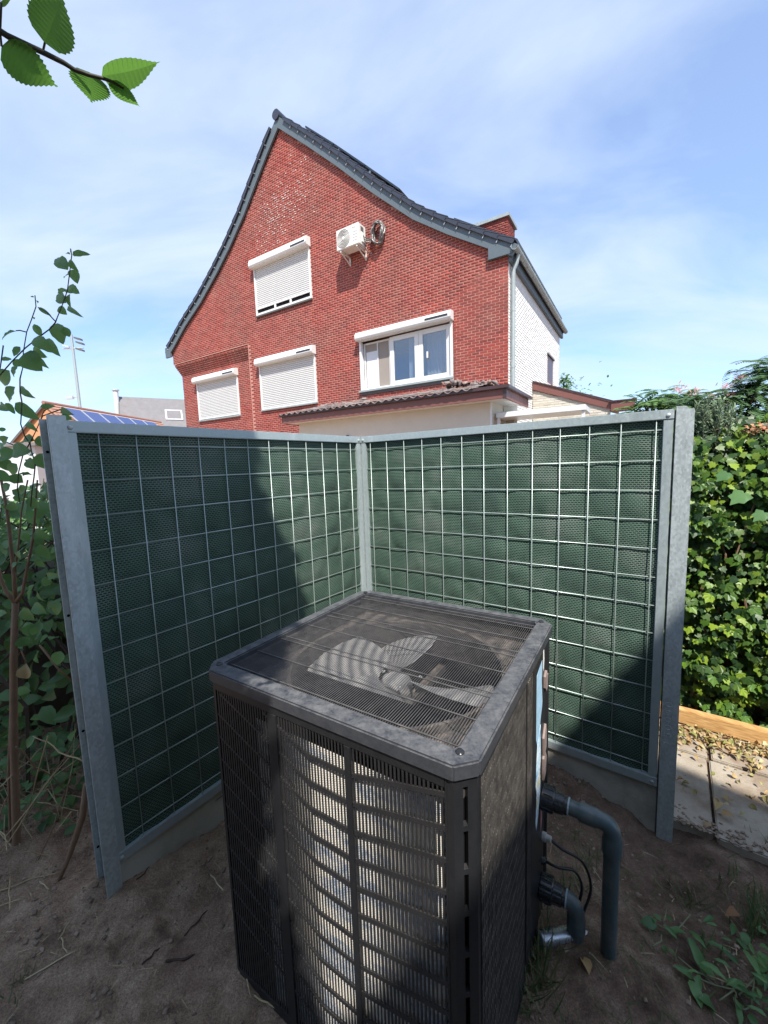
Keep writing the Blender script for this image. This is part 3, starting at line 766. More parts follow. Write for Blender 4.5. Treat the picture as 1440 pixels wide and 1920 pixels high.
MB().lathe(HT(*FC, .73), (0, 0, 1), [(0, .06), (.075, .06), (.09, .05), (.092, .02)], 24).build('fan_hub', M['hp_blade'], hp, smooth=True)
for x, y in ((.40, .41), (.50, .38), (.47, .52)):
    MB().lathe(HT(x, y, .825), (0, 0, 1), [(0, .006), (.006, .006)], 8).build('hub_bolt', M['alu'], hp)
for ang, wid in ((14, 44), (94, 88), (182, 86), (276, 46)):
    b = MB(); vs = []; fs = []; nr, nt = 6, 7
    for i in range(nr):
        r = .07 + (.362 - .07) * i / (nr - 1)
        for j in range(nt):
            u = j / (nt - 1) - .5
            th = math.radians(ang + wid * u * (1.25 - .2 * i / (nr - 1)) + 9 * i / (nr - 1))
            vs.append(HT(FC[0] + r * math.cos(th), FC[1] + r * math.sin(th), .815 - u * .085 - .03 * (u * 2) ** 2 * .5))
    for i in range(nr - 1):
        for j in range(nt - 1): fs.append((i * nt + j, i * nt + j + 1, (i + 1) * nt + j + 1, (i + 1) * nt + j))
    b.add(vs, fs).build('fan_blade', M['hp_blade'], hp, smooth='all')
MB().prism(HT, [(.20, .845), (.27, .845), (.27, .848), (.20, .848)], .255, .315).build('balance_label', M['sticker_white'], hp)
MB().box(HT, .30, .36, .16, .33, .76, .79).build('motor_strut', M['hp_deck'], hp)
MB().box(HT, .06, .87, .445, .475, .665, .69).build('motor_strut', M['hp_deck'], hp)
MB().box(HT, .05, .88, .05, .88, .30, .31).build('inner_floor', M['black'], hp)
# top grille: fine wires run front to back, doubled cross wires over them
first = None
NW = 108
for i in range(NW):
    y = .060 + (.882 - .060) * (i + .5) / NW
    p = HT(0, y, 0)
    if first is None:
        o = MB().tube([HT(.057, y, .9415), HT(.886, y, .9415)], .0013, 5).build('grille_wire', M['hp_wire'], hp); first = (o.data, p)
    else:
        o = place('grille_wire', first[0], hp); o.location = p - first[1]
first = None
for x in (.066, .079, .192, .308, .334, .461, .583, .620, .733, .845, .876):
    p = HT(x, 0, 0)
    if first is None:
        o = MB().tube([HT(x, .057, .9447), HT(x, .886, .9447)], .0022, 6).build('cross_wire', M['hp_wire'], hp); first = (o.data, p)
    else:
        o = place('cross_wire', first[0], hp); o.location = p - first[1]

# ------------------------------------------------------------------ pipes, cables and conduit on the connection side
def elbow(p0, p1, p2, r, n=7):
    """arc from p0 to p2 around corner p1"""
    p0, p1, p2 = map(Vector, (p0, p1, p2)); out = []
    for i in range(n + 1):
        t = i / n; out.append(p0 * (1 - t) ** 2 + p1 * 2 * t * (1 - t) + p2 * t ** 2)
    return out
def coupling(t, S, ax):
    b = MB().lathe(S, ax, [(-.01, .041), (.002, .042), (.005, .045), (.046, .0435), (.049, .040), (.051, .0365), (.080, .035), (.083, .031), (.094, .031)], 28)
    nut = b.build('union_nut', M['coupling'], t, smooth=True)
    rb = MB()
    for k in range(12):
        th = 2 * math.pi * k / 12; x = ax.orthogonal().normalized(); y = ax.cross(x)
        c = S + (x * math.cos(th) + y * math.sin(th)) * .0446
        rb.tube([c + ax * .007, c + ax * .044], .0028, 5)
    rb.build('nut_ribs', M['coupling'], nut)
    MB().lathe(S + ax * .093, ax, [(0, .0315), (.004, .0315), (.005, .029)], 24).build('glue_ring', M['glue'], t, smooth=True)
axp = HR.b.copy()
def water_pipe(d, z, reach, base_z, label, tilt):
    S = HR(d, -.004, z)
    A = (axp + Vector((0, 0, tilt))).normalized()
    t = thing('water_pipe', label, 'pipe', (S.x, S.y, base_z), 'water pipes of the heat pump')
    coupling(t, S, A)
    c = S + A * reach
    r = .0262
    s0 = S + A * .085; s1 = c - A * .07
    if (s1 - s0).dot(A) > .01:
        MB().tube([s0, s1 + A * .01], r, 20).build('pipe', M['pipe'], t, smooth=True)
    ef = elbow(c - A * .042, c, c - Vector((0, 0, .042)), r)
    e0 = [c - A * .105] + [c - A * .052] + ef + [c - Vector((0, 0, .052))] + [c - Vector((0, 0, .105))]
    if reach < .2: e0[0] = c - A * .07
    MB().tube(e0, [.0325, .0325] + [.0290] * len(ef) + [.0325, .0325], 20).build('elbow', M['pipe'], t, smooth=True)
    MB().tube([c - Vector((0, 0, .09)), Vector((c.x, c.y, base_z - .1))], r, 20).build('pipe', M['pipe'], t, smooth=True)
    return t
water_pipe(.748, .330, .237, -.245, 'long dark grey plastic pipe from the upper black union dropping into the soil', -.03)
water_pipe(.738, -.045, .130, -.23, 'short dark grey plastic pipe bending down from the lower black union into the soil', -.02)
def cable(pts, label, r=.0052):
    P = [Vector(p) for p in pts]; fine = []
    for i in range(len(P) - 1):
        a, b_, c, d = P[max(i - 1, 0)], P[i], P[i + 1], P[min(i + 2, len(P) - 1)]
        for k in range(6):
            t = k / 6; fine.append(.5 * ((2 * b_) + (c - a) * t + (2 * a - 5 * b_ + 4 * c - d) * t * t + (3 * b_ - a - 3 * c + d) * t ** 3))
    fine.append(P[-1])
    o = MB().tube(fine, r, 8).build('power_cable', M['cable'], None, smooth='all')
    return tag(o, label, 'cable', 'cables of the heat pump')
g0 = HR(.775, .0, .135)
gl = MB().lathe(g0 - axp * .006, axp, [(0, .017), (.016, .017), (.017, .013), (.034, .012), (.036, .008)], 10).build('cable_gland', M['gland'], hp, smooth=True)
cable([g0 + axp * .025, g0 + axp * .07 + Vector((.0, .0, -.02)), HR(.83, .135, .045), HR(.84, .165, -.06), HR(.80, .14, -.16), HR(.79, .12, -.26)], 'thin black cable looping out of the pale gland into the soil')
g1 = HR(.775, -.004, .03)
MB().lathe(g1 - axp * .004, axp, [(0, .015), (.02, .013), (.022, .008)], 10).build('cable_gland', M['coupling'], hp, smooth=True)
cable([g1 + axp * .016, g1 + axp * .06, HR(.82, .11, .0), HR(.825, .135, -.07), HR(.79, .115, -.16), HR(.775, .10, -.26)], 'thin black cable bending down beside the lower union without a pale gland')
cd = MB(); prof = []
L = .13
for k in range(23):
    h = L * k / 22; prof.append((h, .028 if k % 2 else .0225))
st = HR(.64, .015, -.165); dv = (HR(.78, .15, -.195) - st).normalized()
cd.lathe(st, dv, prof, 18)
tag(cd.build('corrugated_conduit', M['conduit'], None, smooth='all'), 'silver ribbed flexible conduit lying on the soil below the lower union', 'conduit')
e1 = st + dv * L
tag(MB().tube([e1 - dv * .01 + Vector((0, 0, -.006)), e1 + dv * .10 + Vector((0, 0, -.02))], .017, 14).build('conduit_sleeve', M['gland'], None, smooth=True), 'dusty grey pipe sleeve lying behind the short pipe, half sunk in soil', 'pipe')
# ------------------------------------------------------------------ the brick house
house = thing('brick_house', 'red brick house with a steep gable, white shutters and dark tiled roof', 'house', FH(5, -3, -.33))
INR = [(7.34, 12.55), (6.21, 11.57), (5.07, 10.54), (3.84, 9.36), (2.55, 8.22), (1.55, 7.53), (.48, 6.87), (-.12, 6.52)]
INL = [(7.34, 12.55), (7.93, 11.97), (8.57, 11.28), (9.25, 10.54), (10.13, 9.73), (10.95, 9.08), (12.07, 8.28), (13.26, 7.6), (14.29, 6.86), (14.72, 6.62)]
def roof_z(a):
    pts = INR[::-1] + INL[1:]
    for (a0, z0), (a1, z1) in zip(pts, pts[1:]):
        if a0 <= a <= a1: return z0 + (z1 - z0) * (a - a0) / (a1 - a0)
    return -1
REC = -.20        # the wall steps back on the far left of the gable
# mortar bed, one slab for each depth
gw = MB()
MR = -.0045       # pointing sits this far behind the brick faces
def under_roof(a0, a1, z0):
    pts = [(a, z) for a, z in INR[::-1] + INL[1:] if a0 < a < a1]
    return [(a0, z0), (a1, z0), (a1, roof_z(a1))] + pts[::-1] + [(a0, roof_z(a0))]
gw.prism(FH, under_roof(0.0, 1.44, -.33), -.30, MR)
gw.prism(FH, under_roof(1.44, 4.55, 5.42), -.30, MR)
gw.prism(FH, [(1.44, -.33), (4.55, -.33), (4.55, 3.88), (1.44, 3.88)], -.30, MR)
gw.prism(FH, under_roof(4.55, 9.6, -.33), -.30, MR)
gw.prism(FH, under_roof(9.6, 14.44, 6.25), -.30, MR)
gable = gw.build('gable_wall', M['mortar'], house)
lw = MB().box(FH, 9.58, 14.18, -.55, REC + MR, -.33, 6.3).build('set_back_wall', M['mortar'], house)
WINS = [(6.335, 8.975, 7.09, 8.90), (6.335, 9.025, 3.79, 5.57), (1.475, 4.515, 3.90, 5.57)]
WINL = [(10.525, 13.165, 3.78, 5.50)]
def hit(wl, a0, a1, z0, z1): return any(a1 > w[0] and a0 < w[1] and z1 > w[2] and z0 < w[3] for w in wl)
BL, BH, JT = .21, .070, .0125
BBOX = None
def brick_mats(F, a_min, a_max, z_min, z_max, b, ok, dep=.03, holes=()):
    out = []; row = 0; z = z_min; fa = F.a if F.a.x * F.b.y - F.a.y * F.b.x > 0 else -F.a
    while z < z_max:
        a = a_min - (BL / 2 if row % 2 else 0)
        while a < a_max:
            cuts = [(max(a, a_min) + (JT if a >= a_min else 0), min(a + BL, a_max))]
            for h in holes:       # bricks are cut at the edges of openings
                if z + BH * .6 > h[2] and z + BH * .4 < h[3]:
                    cuts = [c for a0, a1 in cuts for c in ((a0, min(a1, h[0])), (max(a0, h[1]), a1)) if c[1] - c[0] > .025]
            for a0, a1 in cuts:
                if a1 - a0 > .025 and ok(a0, a1, z, z + BH):
                    c = F((a0 + a1) / 2, b - dep / 2 + random.uniform(-.0025, .0025), z + BH / 2)
                    Mx = Matrix.Identity(4); L = a1 - a0 + random.uniform(-.003, .002); H = BH - JT + random.uniform(-.003, .002); tl = random.uniform(-.004, .004)
                    for i in range(3):
                        Mx[i][0] = fa[i] * L; Mx[i][1] = F.b[i] * dep; Mx[i][2] = (0, 0, 1)[i] * H; Mx[i][3] = c[i]
                    Mx[2][0] = tl * L
                    out.append((Mx, a0, a1, z))
            a += BL
        z += BH; row += 1
    return out
u = .5
BRICK = ([(-u, -u, -u), (u, -u, -u), (u, u - .25, -u), (-u, u - .25, -u), (-u, -u, u), (u, -u, u), (u, u - .25, u), (-u, u - .25, u), (-u + .02, u, -u + .06), (u - .02, u, -u + .06), (u - .02, u, u - .06), (-u + .02, u, u - .06)],
         [(8, 9, 10, 11), (2, 3, 8, 9)[::-1], (3, 7, 11, 8), (7, 6, 10, 11), (6, 2, 9, 10), (0, 1, 2, 3)[::-1], (4, 5, 6, 7), (0, 3, 7, 4)[::-1], (1, 2, 6, 5)])
_bm = bmesh.new(); _vs = [_bm.verts.new(v) for v in BRICK[0]]
for f in BRICK[1]: _bm.faces.new([_vs[i] for i in f])
bmesh.ops.recalc_face_normals(_bm, faces=_bm.faces); _bm.verts.index_update()
BRICK = (BRICK[0], [tuple(v.index for v in f.verts) for f in _bm.faces]); _bm.free()
def gable_ok(a0, a1, z0, z1):
    am = (a0 + a1) / 2
    if min(roof_z(a0), roof_z(a1)) < z1 - .13 or a0 < 0: return False
    if a1 > 9.6 and z0 < 6.25: return False
    return True
bricks = brick_mats(FH, 0.0, 14.44, 2.5, 12.6, 0.0, gable_ok, holes=WINS)
# the bricks that show largest stay single objects: those beside the near corner
def seen_size(q):
    d = (q[0].translation - Vector((0, 0, EYE))).length
    hidden = q[3] < 3.75 and q[1] < 6.5 or q[3] < 3.0
    return d + (50 if hidden else 0)
bricks.sort(key=seen_size)
bme = mesh_from('brick', BRICK, M['brick'])
for Mx, *_ in bricks[:290]: place('brick', bme, gable, Mx)
merge_mesh('brickwork', BRICK, [q[0] for q in bricks[290:]], M['brick'], gable)
low = brick_mats(FH, 9.6, 14.2, 2.6, 5.80, REC, lambda *q: True, holes=WINL)
merge_mesh('brickwork', BRICK, [q[0] for q in low], M['brick'], lw)
# corbelled courses stepping out below the overhang
for k in range(6):
    z0 = 5.80 + k * BH; bb = REC + (k + 1) * .030
    cb = MB().box(FH, 9.58, 14.2 + .03 * (k + 1), -.5, bb + MR, z0, z0 + BH).build('corbel_course', M['mortar'], house)
    merge_mesh('brickwork', BRICK, [q[0] for q in brick_mats(FH, 9.6, 14.2 + .03 * (k + 1), z0, z0 + .01, bb, lambda *q: True)], M['brick'], cb)
# pale flecks where the pointing has blown out, high on the gable
fl = []
for k in range(300):
    a = random.gauss(7.4, .75); z = 10.3 + random.gauss(0, .55) - .25 * (a - 7.4)
    if z > roof_z(a) - .3 or z < 9.1: continue
    z = 2.5 + round((z - 2.5) / BH) * BH - JT * .5
    w = random.uniform(.015, .06); h = random.choice((.012, .014, .022)); Mx = Matrix.Identity(4); c = FH(a, .0005, z)
    for i in range(3): Mx[i][0] = FH.a[i] * w; Mx[i][1] = FH.b[i] * .012; Mx[i][2] = (0, 0, 1)[i] * h; Mx[i][3] = c[i]
    fl.append(Mx)
merge_mesh('mortar_flecks', BRICK, fl, M['mortar_white'], gable)

# white painted side wall
SW = Frame(tuple(FH(0, 0, 0))[:2], (.53584, .84432), (.84432, -.53584))    # a goes back along the side, b faces right
sw = MB().box(SW, .02, 7.5, -.28, .001, -.33, 6.5).build('side_wall', M['white_joint'], house)
merge_mesh('brickwork', BRICK, [q[0] for q in brick_mats(SW, 0.02, 7.5, 2.2, 6.42, 0.004, lambda *q: True, holes=[(5.05, 6.1, 4.35, 5.28)])], M['white_brick'], sw)
f = MB().box(SW, 5.06, 6.09, -.12, .008, 4.36, 5.27).build('window', M['brown'], house)
MB().box(SW, 5.14, 6.0, -.0, .010, 4.44, 5.19).build('pane', M['glass'], f)
MB().box(SW, 4.95, 6.2, -.01, .05, 5.28, 5.34).build('lintel', M['reveal'], house)
MB().box(SW, 5.14, 6.0, -.3, -.125, 4.44, 5.19).build('dark_room', M['black'], house)
MB().box(FH, .05, 14.1, -7.7, -7.5, -.33, 6.5).build('rear_wall', M['mortar'], house)
MB().box(FH, 13.9, 14.15, -7.5, -.6, -.33, 6.5).build('far_wall', M['mortar'], house)

# roof
def offs(pts, d, up=True):
    out = []
    for i, (a, z) in enumerate(pts):
        a0, z0 = pts[max(i - 1, 0)]; a1, z1 = pts[min(i + 1, len(pts) - 1)]
        da, dz = a1 - a0, z1 - z0; l = math.hypot(da, dz); na, nz = -dz / l, da / l
        if nz < 0: na, nz = -na, -nz
        out.append((a + na * d, z + nz * d))
    return out
def band(pts, d0, d1): return offs(pts, d0) + offs(pts, d1)[::-1]
for P in (INR, INL):
    b = MB(); lo, hi = offs(P, .10), offs(P, .24)
    for i in range(len(P) - 1): b.prism(FH, [lo[i], lo[i + 1], hi[i + 1], hi[i]], -7.7, .02)
    b.build('roof', M['roof_tile_dark'], house)
    b = MB(); lo, hi = offs(P, -.01), offs(P, .255); lo[0] = (7.34, 12.53); hi[0] = (7.34, 12.88)
    for i in range(len(P) - 1): b.prism(FH, [lo[i], lo[i + 1], hi[i + 1], hi[i]], .035, .10)
    b.build('bargeboard', M['slate_board'], house)
# board end boxes and joint lines
MB().box(FH, -.13, .47, .034, .112, 6.575, 6.90).build('board_end', M['slate_board'], house, .006)
MB().box(FH, 14.42, 14.80, .034, .112, 6.58, 7.0).build('board_end', M['slate_board'], house, .006)
for a, z in ((2.55, 8.22), (13.3, 7.57)):
    MB().prism(FH, [(a - .006, z - .02), (a + .006, z - .02), (a + .19, z + .27), (a + .178, z + .27)] if a < 7 else [(a - .006, z - .02), (a + .006, z - .02), (a + .17, z + .27), (a + .158, z + .27)], .1, .103).build('board_joint', M['reveal'], house)
# verge tiles, one by one down each slope
def verge(P, pitch):
    seg = []; tot = 0
    for (a0, z0), (a1, z1) in zip(P, P[1:]): l = math.hypot(a1 - a0, z1 - z0); seg.append((tot, l, a0, z0, a1, z1)); tot += l
    def at(s):
        for s0, l, a0, z0, a1, z1 in seg:
            if s <= s0 + l or (s0, l) == seg[-1][:2]:
                t = (s - s0) / l; da, dz = (a1 - a0) / l, (z1 - z0) / l; na, nz = -dz, da
                if nz < 0: na, nz = -na, -nz
                return a0 + (a1 - a0) * t, z0 + (z1 - z0) * t, na, nz
    k = int((tot - .15) / pitch)
    for i in range(k):
        s0 = .15 + i * pitch; a0, z0, na, nz = at(s0); a1, z1, ma, mz = at(s0 + pitch + .05)
        q = lambda a, z, x, y, d: (a + x * d, z + y * d)
        b = MB()
        b.prism(FH, [q(a0, z0, na, nz, .290), q(a1, z1, ma, mz, .325), q(a1, z1, ma, mz, .350), q(a0, z0, na, nz, .315)], -.34, .165)
        b.prism(FH, [q(a0, z0, na, nz, .225), q(a1, z1, ma, mz, .210), q(a1, z1, ma, mz, .324), q(a0, z0, na, nz, .289)], .130, .160)
        b.build('verge_tile', M['roof_tile_dark'], house, .006, segs=1)
        if i % 1 == 0:
            MB().prism(FH, [q(a1, z1, ma, mz, .15), q(a1 + .02, z1 + .0, ma, mz, .15), q(a1 + .02, z1, ma, mz, .21), q(a1, z1, ma, mz, .21)], .10, .14).build('tile_clip', M['alu'], house)
verge(INR, .405); verge(INL, .43)
MB().tube([FH(7.36, .15, 12.90), FH(7.36, -7.7, 12.90)], .15, 16).build('ridge_tile', M['roof_tile_dark'], house, smooth=True)
# black solar panels raised over the near slope
def on_slope(P, s_a, d):
    for (a0, z0), (a1, z1) in zip(P, P[1:]):
        if min(a0, a1) <= s_a <= max(a0, a1):
            t = (s_a - a0) / (a1 - a0); l = math.hypot(a1 - a0, z1 - z0); na, nz = -(z1 - z0) / l, (a1 - a0) / l
            if nz < 0: na, nz = -na, -nz
            return (s_a + na * d, z0 + (z1 - z0) * t + nz * d)
for hi, lo in ((6.95, 5.85), (5.82, 4.72), (4.69, 3.55), (1.85, 1.05), (1.02, .15)):
    for kk in range(4):
        b0 = -.42 - 1.75 * kk
        p0, p1, p2, p3 = on_slope(INR, hi, .47), on_slope(INR, lo, .47), on_slope(INR, lo, .515), on_slope(INR, hi, .515)
        MB().prism(FH, [p0, p1, p2, p3], b0 - 1.7, b0).build('solar_panel', M['solar_black'], house)
    m0, m1 = on_slope(INR, hi - .1, .38), on_slope(INR, hi - .16, .38); m2, m3 = on_slope(INR, hi - .16, .469), on_slope(INR, hi - .1, .469)
    MB().prism(FH, [m0, m1, m2, m3], -6, -.50).build('panel_rail', M['alu'], house)
# gutter and fascia down the side
gt = MB(); pts = [(math.cos(t), math.sin(t)) for t in np.linspace(math.pi, 2 * math.pi, 9)]
prof = [(.19 + .085 * c, 6.70 + .085 * s_) for c, s_ in pts] + [(.19 + .078 * c, 6.702 + .078 * s_) for c, s_ in pts[::-1]]
gt.prism(Frame(SW.o[:2], SW.b[:2], SW.a[:2]), prof, -.16, 7.75)
gt.build('gutter', M['zinc'], house)
for k in range(11):
    MB().prism(Frame(SW.o[:2], SW.b[:2], SW.a[:2]), [(.19 + .092 * c, 6.70 + .092 * s_) for c, s_ in pts] + [(.19 + .084 * c, 6.70 + .084 * s_) for c, s_ in pts[::-1]], .3 + .7 * k, .33 + .7 * k).build('gutter_bracket', M['zinc'], house)
MB().box(SW, -.02, 7.7, .010, .10, 6.44, 6.78).build('fascia', M['slate_board'], house, .004)
MB().tube([SW(.16, .19, 6.62), SW(.16, .16, 6.45), SW(.16, .085, 6.30), SW(.16, .08, 5.2), SW(.16, .08, 3.0)], .052, 14).build('downpipe', M['zinc'], house, smooth=True)
for z in (5.32, 3.95): MB().lathe(SW(.16, .08, z), (0, 0, 1), [(0, .058), (.03, .058)], 14).build('pipe_collar', M['zinc'], house)
# chimney stub on the far part of the slope
ch = MB().box(FH, 1.12, 2.3, -4.9, -4.0, 7.0, 9.70).build('chimney', M['mortar'], house)
for (F2, aa, bb_, n2) in ((FH, 1.10, -3.985, 1.22), (Frame(tuple(FH(1.12, -4.9, 0))[:2], FH.b[:2], (-FH.a)[:2]), 0, .015, .9)):
    merge_mesh('brickwork', BRICK, [q[0] for q in brick_mats(F2, aa, aa + n2, 7.9, 9.68, bb_, lambda *q: True)], M['brick'], ch)
MB().box(FH, 1.04, 2.4, -4.98, -3.92, 9.70, 9.80).build('chimney_cap', M['zinc'], ch)

# shuttered windows
def shutter_window(a0, a1, z0, z1, zb0, zb1, b, gap=0.0):
    fw = .055
    FB = Frame(FH.o[:2], FH.b[:2], FH.a[:2])
    prof = [(b, zb0), (b + .20, zb0 + .01), (b + .235, zb0 + .07), (b + .235, zb0 + .15), (b + .19, zb1 - .02), (b + .10, zb1), (b, zb1)]
    fr = MB().prism(FB, prof, a0 - .04, a1 + .04).build('roller_shutter', M['pvc'], house, .006)
    for q in (a0, a1 - fw): MB().box(FH, q, q + fw, b - .04, b + .05, z0, zb0 + .002).build('guide_rail', M['pvc'], fr, .004)
    MB().hexa([FH(a0 + .02, b + .2365, zb0 + .09), FH(a0 + .64, b + .2365, zb0 + .09), FH(a0 + .64, b + .224, zb0 + .09), FH(a0 + .02, b + .224, zb0 + .09), FH(a0 + .02, b + .2375, zb0 + .150), FH(a0 + .64, b + .2375, zb0 + .150), FH(a0 + .64, b + .224, zb0 + .150), FH(a0 + .02, b + .224, zb0 + .150)]).build('solar_strip', M['box_solar'], fr)
    pitch = .062; n = int((zb0 - z0 - gap - .03) / pitch); first = None
    for i in range(n):
        z = zb0 - (i + 1) * pitch
        if first is None:
            o = MB().prism(FB, [(b + .001, z + .004), (b + .012, z + .006), (b + .020, z + pitch * .5), (b + .012, z + pitch - .004), (b + .001, z + pitch - .002)], a0 + fw, a1 - fw).build('slat', M['shutter'], fr); first = (o.data, z)
        else:
            o = place('slat', first[0], fr); o.location = (0, 0, z - first[1])
    zl = zb0 - n * pitch
    MB().box(FH, a0 + fw, a1 - fw, b + .001, b + .028, zl - .05, zl - .002).build('bottom_bar', M['pvc'], fr)
    MB().box(FH, a0 + fw, a1 - fw, b - .02, b + .0005, z0, zb0).build('gap_shade', M['black'], fr)  # black sheet standing for the unlit opening behind the slats
    if gap:
        MB().box(FH, a0 + fw, a1 - fw, b + .001, b + .03, z0, z0 + .08).build('frame', M['pvc'], fr)
        for q in (.36, .64): MB().box(FH, a0 + (a1 - a0) * q - .04, a0 + (a1 - a0) * q + .04, b + .001, b + .026, z0 + .08, z0 + gap).build('mullion', M['pvc'], fr)
    MB().box(FH, a0 - .01, a1 + .02, b - .05, b + .07, z0 - .055, z0 - .002).build('sill', M['reveal' if gap else 'zinc'], fr, .004)
shutter_window(6.33, 8.98, 7.10, 8.66, 8.66, 8.95, .0, .20)
shutter_window(6.33, 9.03, 3.80, 5.33, 5.33, 5.61, .0)
shutter_window(10.52, 13.17, 3.79, 5.29, 5.29, 5.56, REC)
# three-light window over the annex
A0, A1, Z0, Z1, bw = 1.47, 4.52, 3.93, 5.37, -.07
FB = Frame(FH.o[:2], FH.b[:2], FH.a[:2])
win = MB().prism(FB, [(0, Z1), (.20, Z1 + .01), (.235, Z1 + .07), (.235, Z1 + .15), (.19, Z1 + .235), (.10, Z1 + .255), (0, Z1 + .255)], A0 - .03, A1 + .03).build('window', M['pvc'], house, .006)
for x0, x1 in ((A0, A0 + .07), (A1 - .07, A1)): MB().box(FH, x0, x1, bw - .02, .045, Z0, Z1 - .001).build('jamb', M['pvc'], win, .005)
MB().hexa([FH(A0 + .05, .2365, Z1 + .09), FH(A0 + .72, .2365, Z1 + .09), FH(A0 + .72, .224, Z1 + .09), FH(A0 + .05, .224, Z1 + .09), FH(A0 + .05, .2375, Z1 + .150), FH(A0 + .72, .2375, Z1 + .150), FH(A0 + .72, .224, Z1 + .150), FH(A0 + .05, .224, Z1 + .150)]).build('solar_strip', M['box_solar'], win)
def light_(x0, x1, fw, room, bb):
    f = MB(); f.box(FH, x0, x0 + fw, bb - .05, bb, Z0 + .02, Z1 - .03); f.box(FH, x1 - fw, x1, bb - .05, bb, Z0 + .02, Z1 - .03)
    f.box(FH, x0 + fw, x1 - fw, bb - .05, bb, Z0 + .02, Z0 + .02 + fw); f.box(FH, x0 + fw, x1 - fw, bb - .05, bb, Z1 - .03 - fw, Z1 - .03)
    fr = f.build('sash', M['pvc'], win, .004)
    MB().box(FH, x0 + fw, x1 - fw, bb - .03, bb - .024, Z0 + .02 + fw, Z1 - .03 - fw).build('pane', M['glass'], win)
    return fr
light_(A0 + .08, 2.52, .13, None, -.03); light_(2.525, 3.47, .13, None, -.03)
light_(3.49, A1 - .08, .05, None, -.09)
MB().box(FH, 3.55, A1 - .14, -.112, -.108, Z0 + .07, Z1 - .08).build('blind', M['blind'], win)
MB().box(FH, 3.96, 4.36, -.1075, -.1065, Z0 + .09, Z1 - .30).build('curtain', M['curtain_white'], win)
MB().box(FH, 3.92, 3.955, -.105, -.085, Z0 + .07, Z1 - .08).build('screen_bar', M['curtain_white'], win)
MB().box(FH, A0 + .75, A0 + .79, -.03, .012, 4.55, 4.72).build('handle', M['pvc'], win)
MB().box(FH, A0 + .07, A1 - .07, bw - .02, .04, Z0 - .0, Z0 + .018).build('bottom_rail', M['pvc'], win)
def drape(x0, x1, bb, mat, label):
    vs = []; fs = []; n = 26
    for i in range(n):
        x = x0 + (x1 - x0) * i / (n - 1); d = bb + .03 * math.sin(i * 1.9) + .012 * math.sin(i * 4.7)
        vs += [FH(x, d, Z0), FH(x, d, Z1)]
    for i in range(n - 1): fs.append((2 * i, 2 * i + 2, 2 * i + 3, 2 * i + 1))
    MB().add(vs, fs).build('curtain', mat, win, smooth='all')
drape(3.95, A1 - .08, -.22, M['curtain_white'], '')
drape(3.5, 3.95, -.20, M['curtain'], '')
drape(2.55, 2.95, -.24, M['curtain_white'], '')
drape(1.6, 2.45, -.40, M['curtain_white'], '')
rm = MB(); rm.box(FH, A0 + .02, A1 - .02, -2.2, -2.1, Z0 - .1, Z1 + .1); rm.box(FH, A0 - .1, A0 + .01, -2.2, -.31, Z0 - .1, Z1 + .1); rm.box(FH, A1 - .01, A1 + .1, -2.2, -.31, Z0 - .1, Z1 + .1); rm.box(FH, A0 - .1, A1 + .1, -2.2, -.31, Z1 + .101, Z1 + .2); rm.box(FH, A0 - .1, A1 + .1, -2.2, -.31, Z0 - .2, Z0 - .101)
rm.build('room', M['reveal'], win)
MB().box(FH, A0 - .02, A1 + .06, -.05, .08, Z0 - .06, Z0 - .003).build('sill', M['zinc'], win, .004)
MB().box(FH, A0, A1, -.02, .03, Z0 - .14, Z0 - .061).build('sill_shadow_strip', M['reveal'], win)  # dark strip built in as the shade under the sill

# ------------------------------------------------------------------ air conditioner and coiled hoses on the gable
ac = thing('air_conditioner', 'white outdoor air conditioning unit on brackets high on the brick gable', 'air conditioner', FH(4.45, .25, 7.88))
AX0, AX1, AZ0, AZ1, AB0, AB1 = 4.06, 4.87, 7.90, 8.47, .14, .50
cas = MB().box(FH, AX0, AX1, AB0, AB1, AZ0, AZ1).build('casing', M['ac_white'], ac, .018)
gc = FH(4.60, AB1, 8.185)
MB().lathe(gc, FH.b, [(.0005, .235), (.004, .235), (.006, .225)], 32).build('fan_opening', M['ac_grey'], ac)
for r in (.232, .195, .158, .121, .084):
    b = MB(); x = FH.a; N = 32
    b.tube([gc + FH.b * .012 + x * (r * math.cos(2 * math.pi * i / N)) + Vector((0, 0, r * math.sin(2 * math.pi * i / N))) for i in range(N + 1)], .0075, 6, cap=False)
    b.build('grille_ring', M['ac_white'], ac, smooth='all')
MB().lathe(gc + FH.b * .006, FH.b, [(0, .05), (.012, .05), (.016, .03)], 20).build('grille_hub', M['ac_white'], ac, smooth=True)
MB().box(FH, 4.335, 4.342, AB1, AB1 + .003, AZ0 + .02, AZ1 - .02).build('panel_seam', M['ac_grey'], ac)
for k in range(4): MB().box(FH, 4.12, 4.28, AB1, AB1 + .003, 8.02 + .075 * k, 8.028 + .075 * k).build('louvre', M['ac_grey'], ac)
for k, wd in enumerate((.022, .016, .02, .014)):   # blurred maker's lettering: too small to read
    MB().box(FH, 4.285 - .03 * k - wd, 4.285 - .03 * k, AB1, AB1 + .003, 8.355, 8.378).build('lettering', M['ac_grey'], ac)
ACS = Frame(tuple(FH(AX0, AB0, 0))[:2], FH.b[:2], (-FH.a)[:2])
MB().box(ACS, .12, .26, .0, .006, 8.28, 8.40).build('handle_recess', M['reveal'], ac, .004)
MB().box(ACS, .06, .24, .0, .035, 7.98, 8.24).build('valve_cover', M['ac_white'], ac, .012)
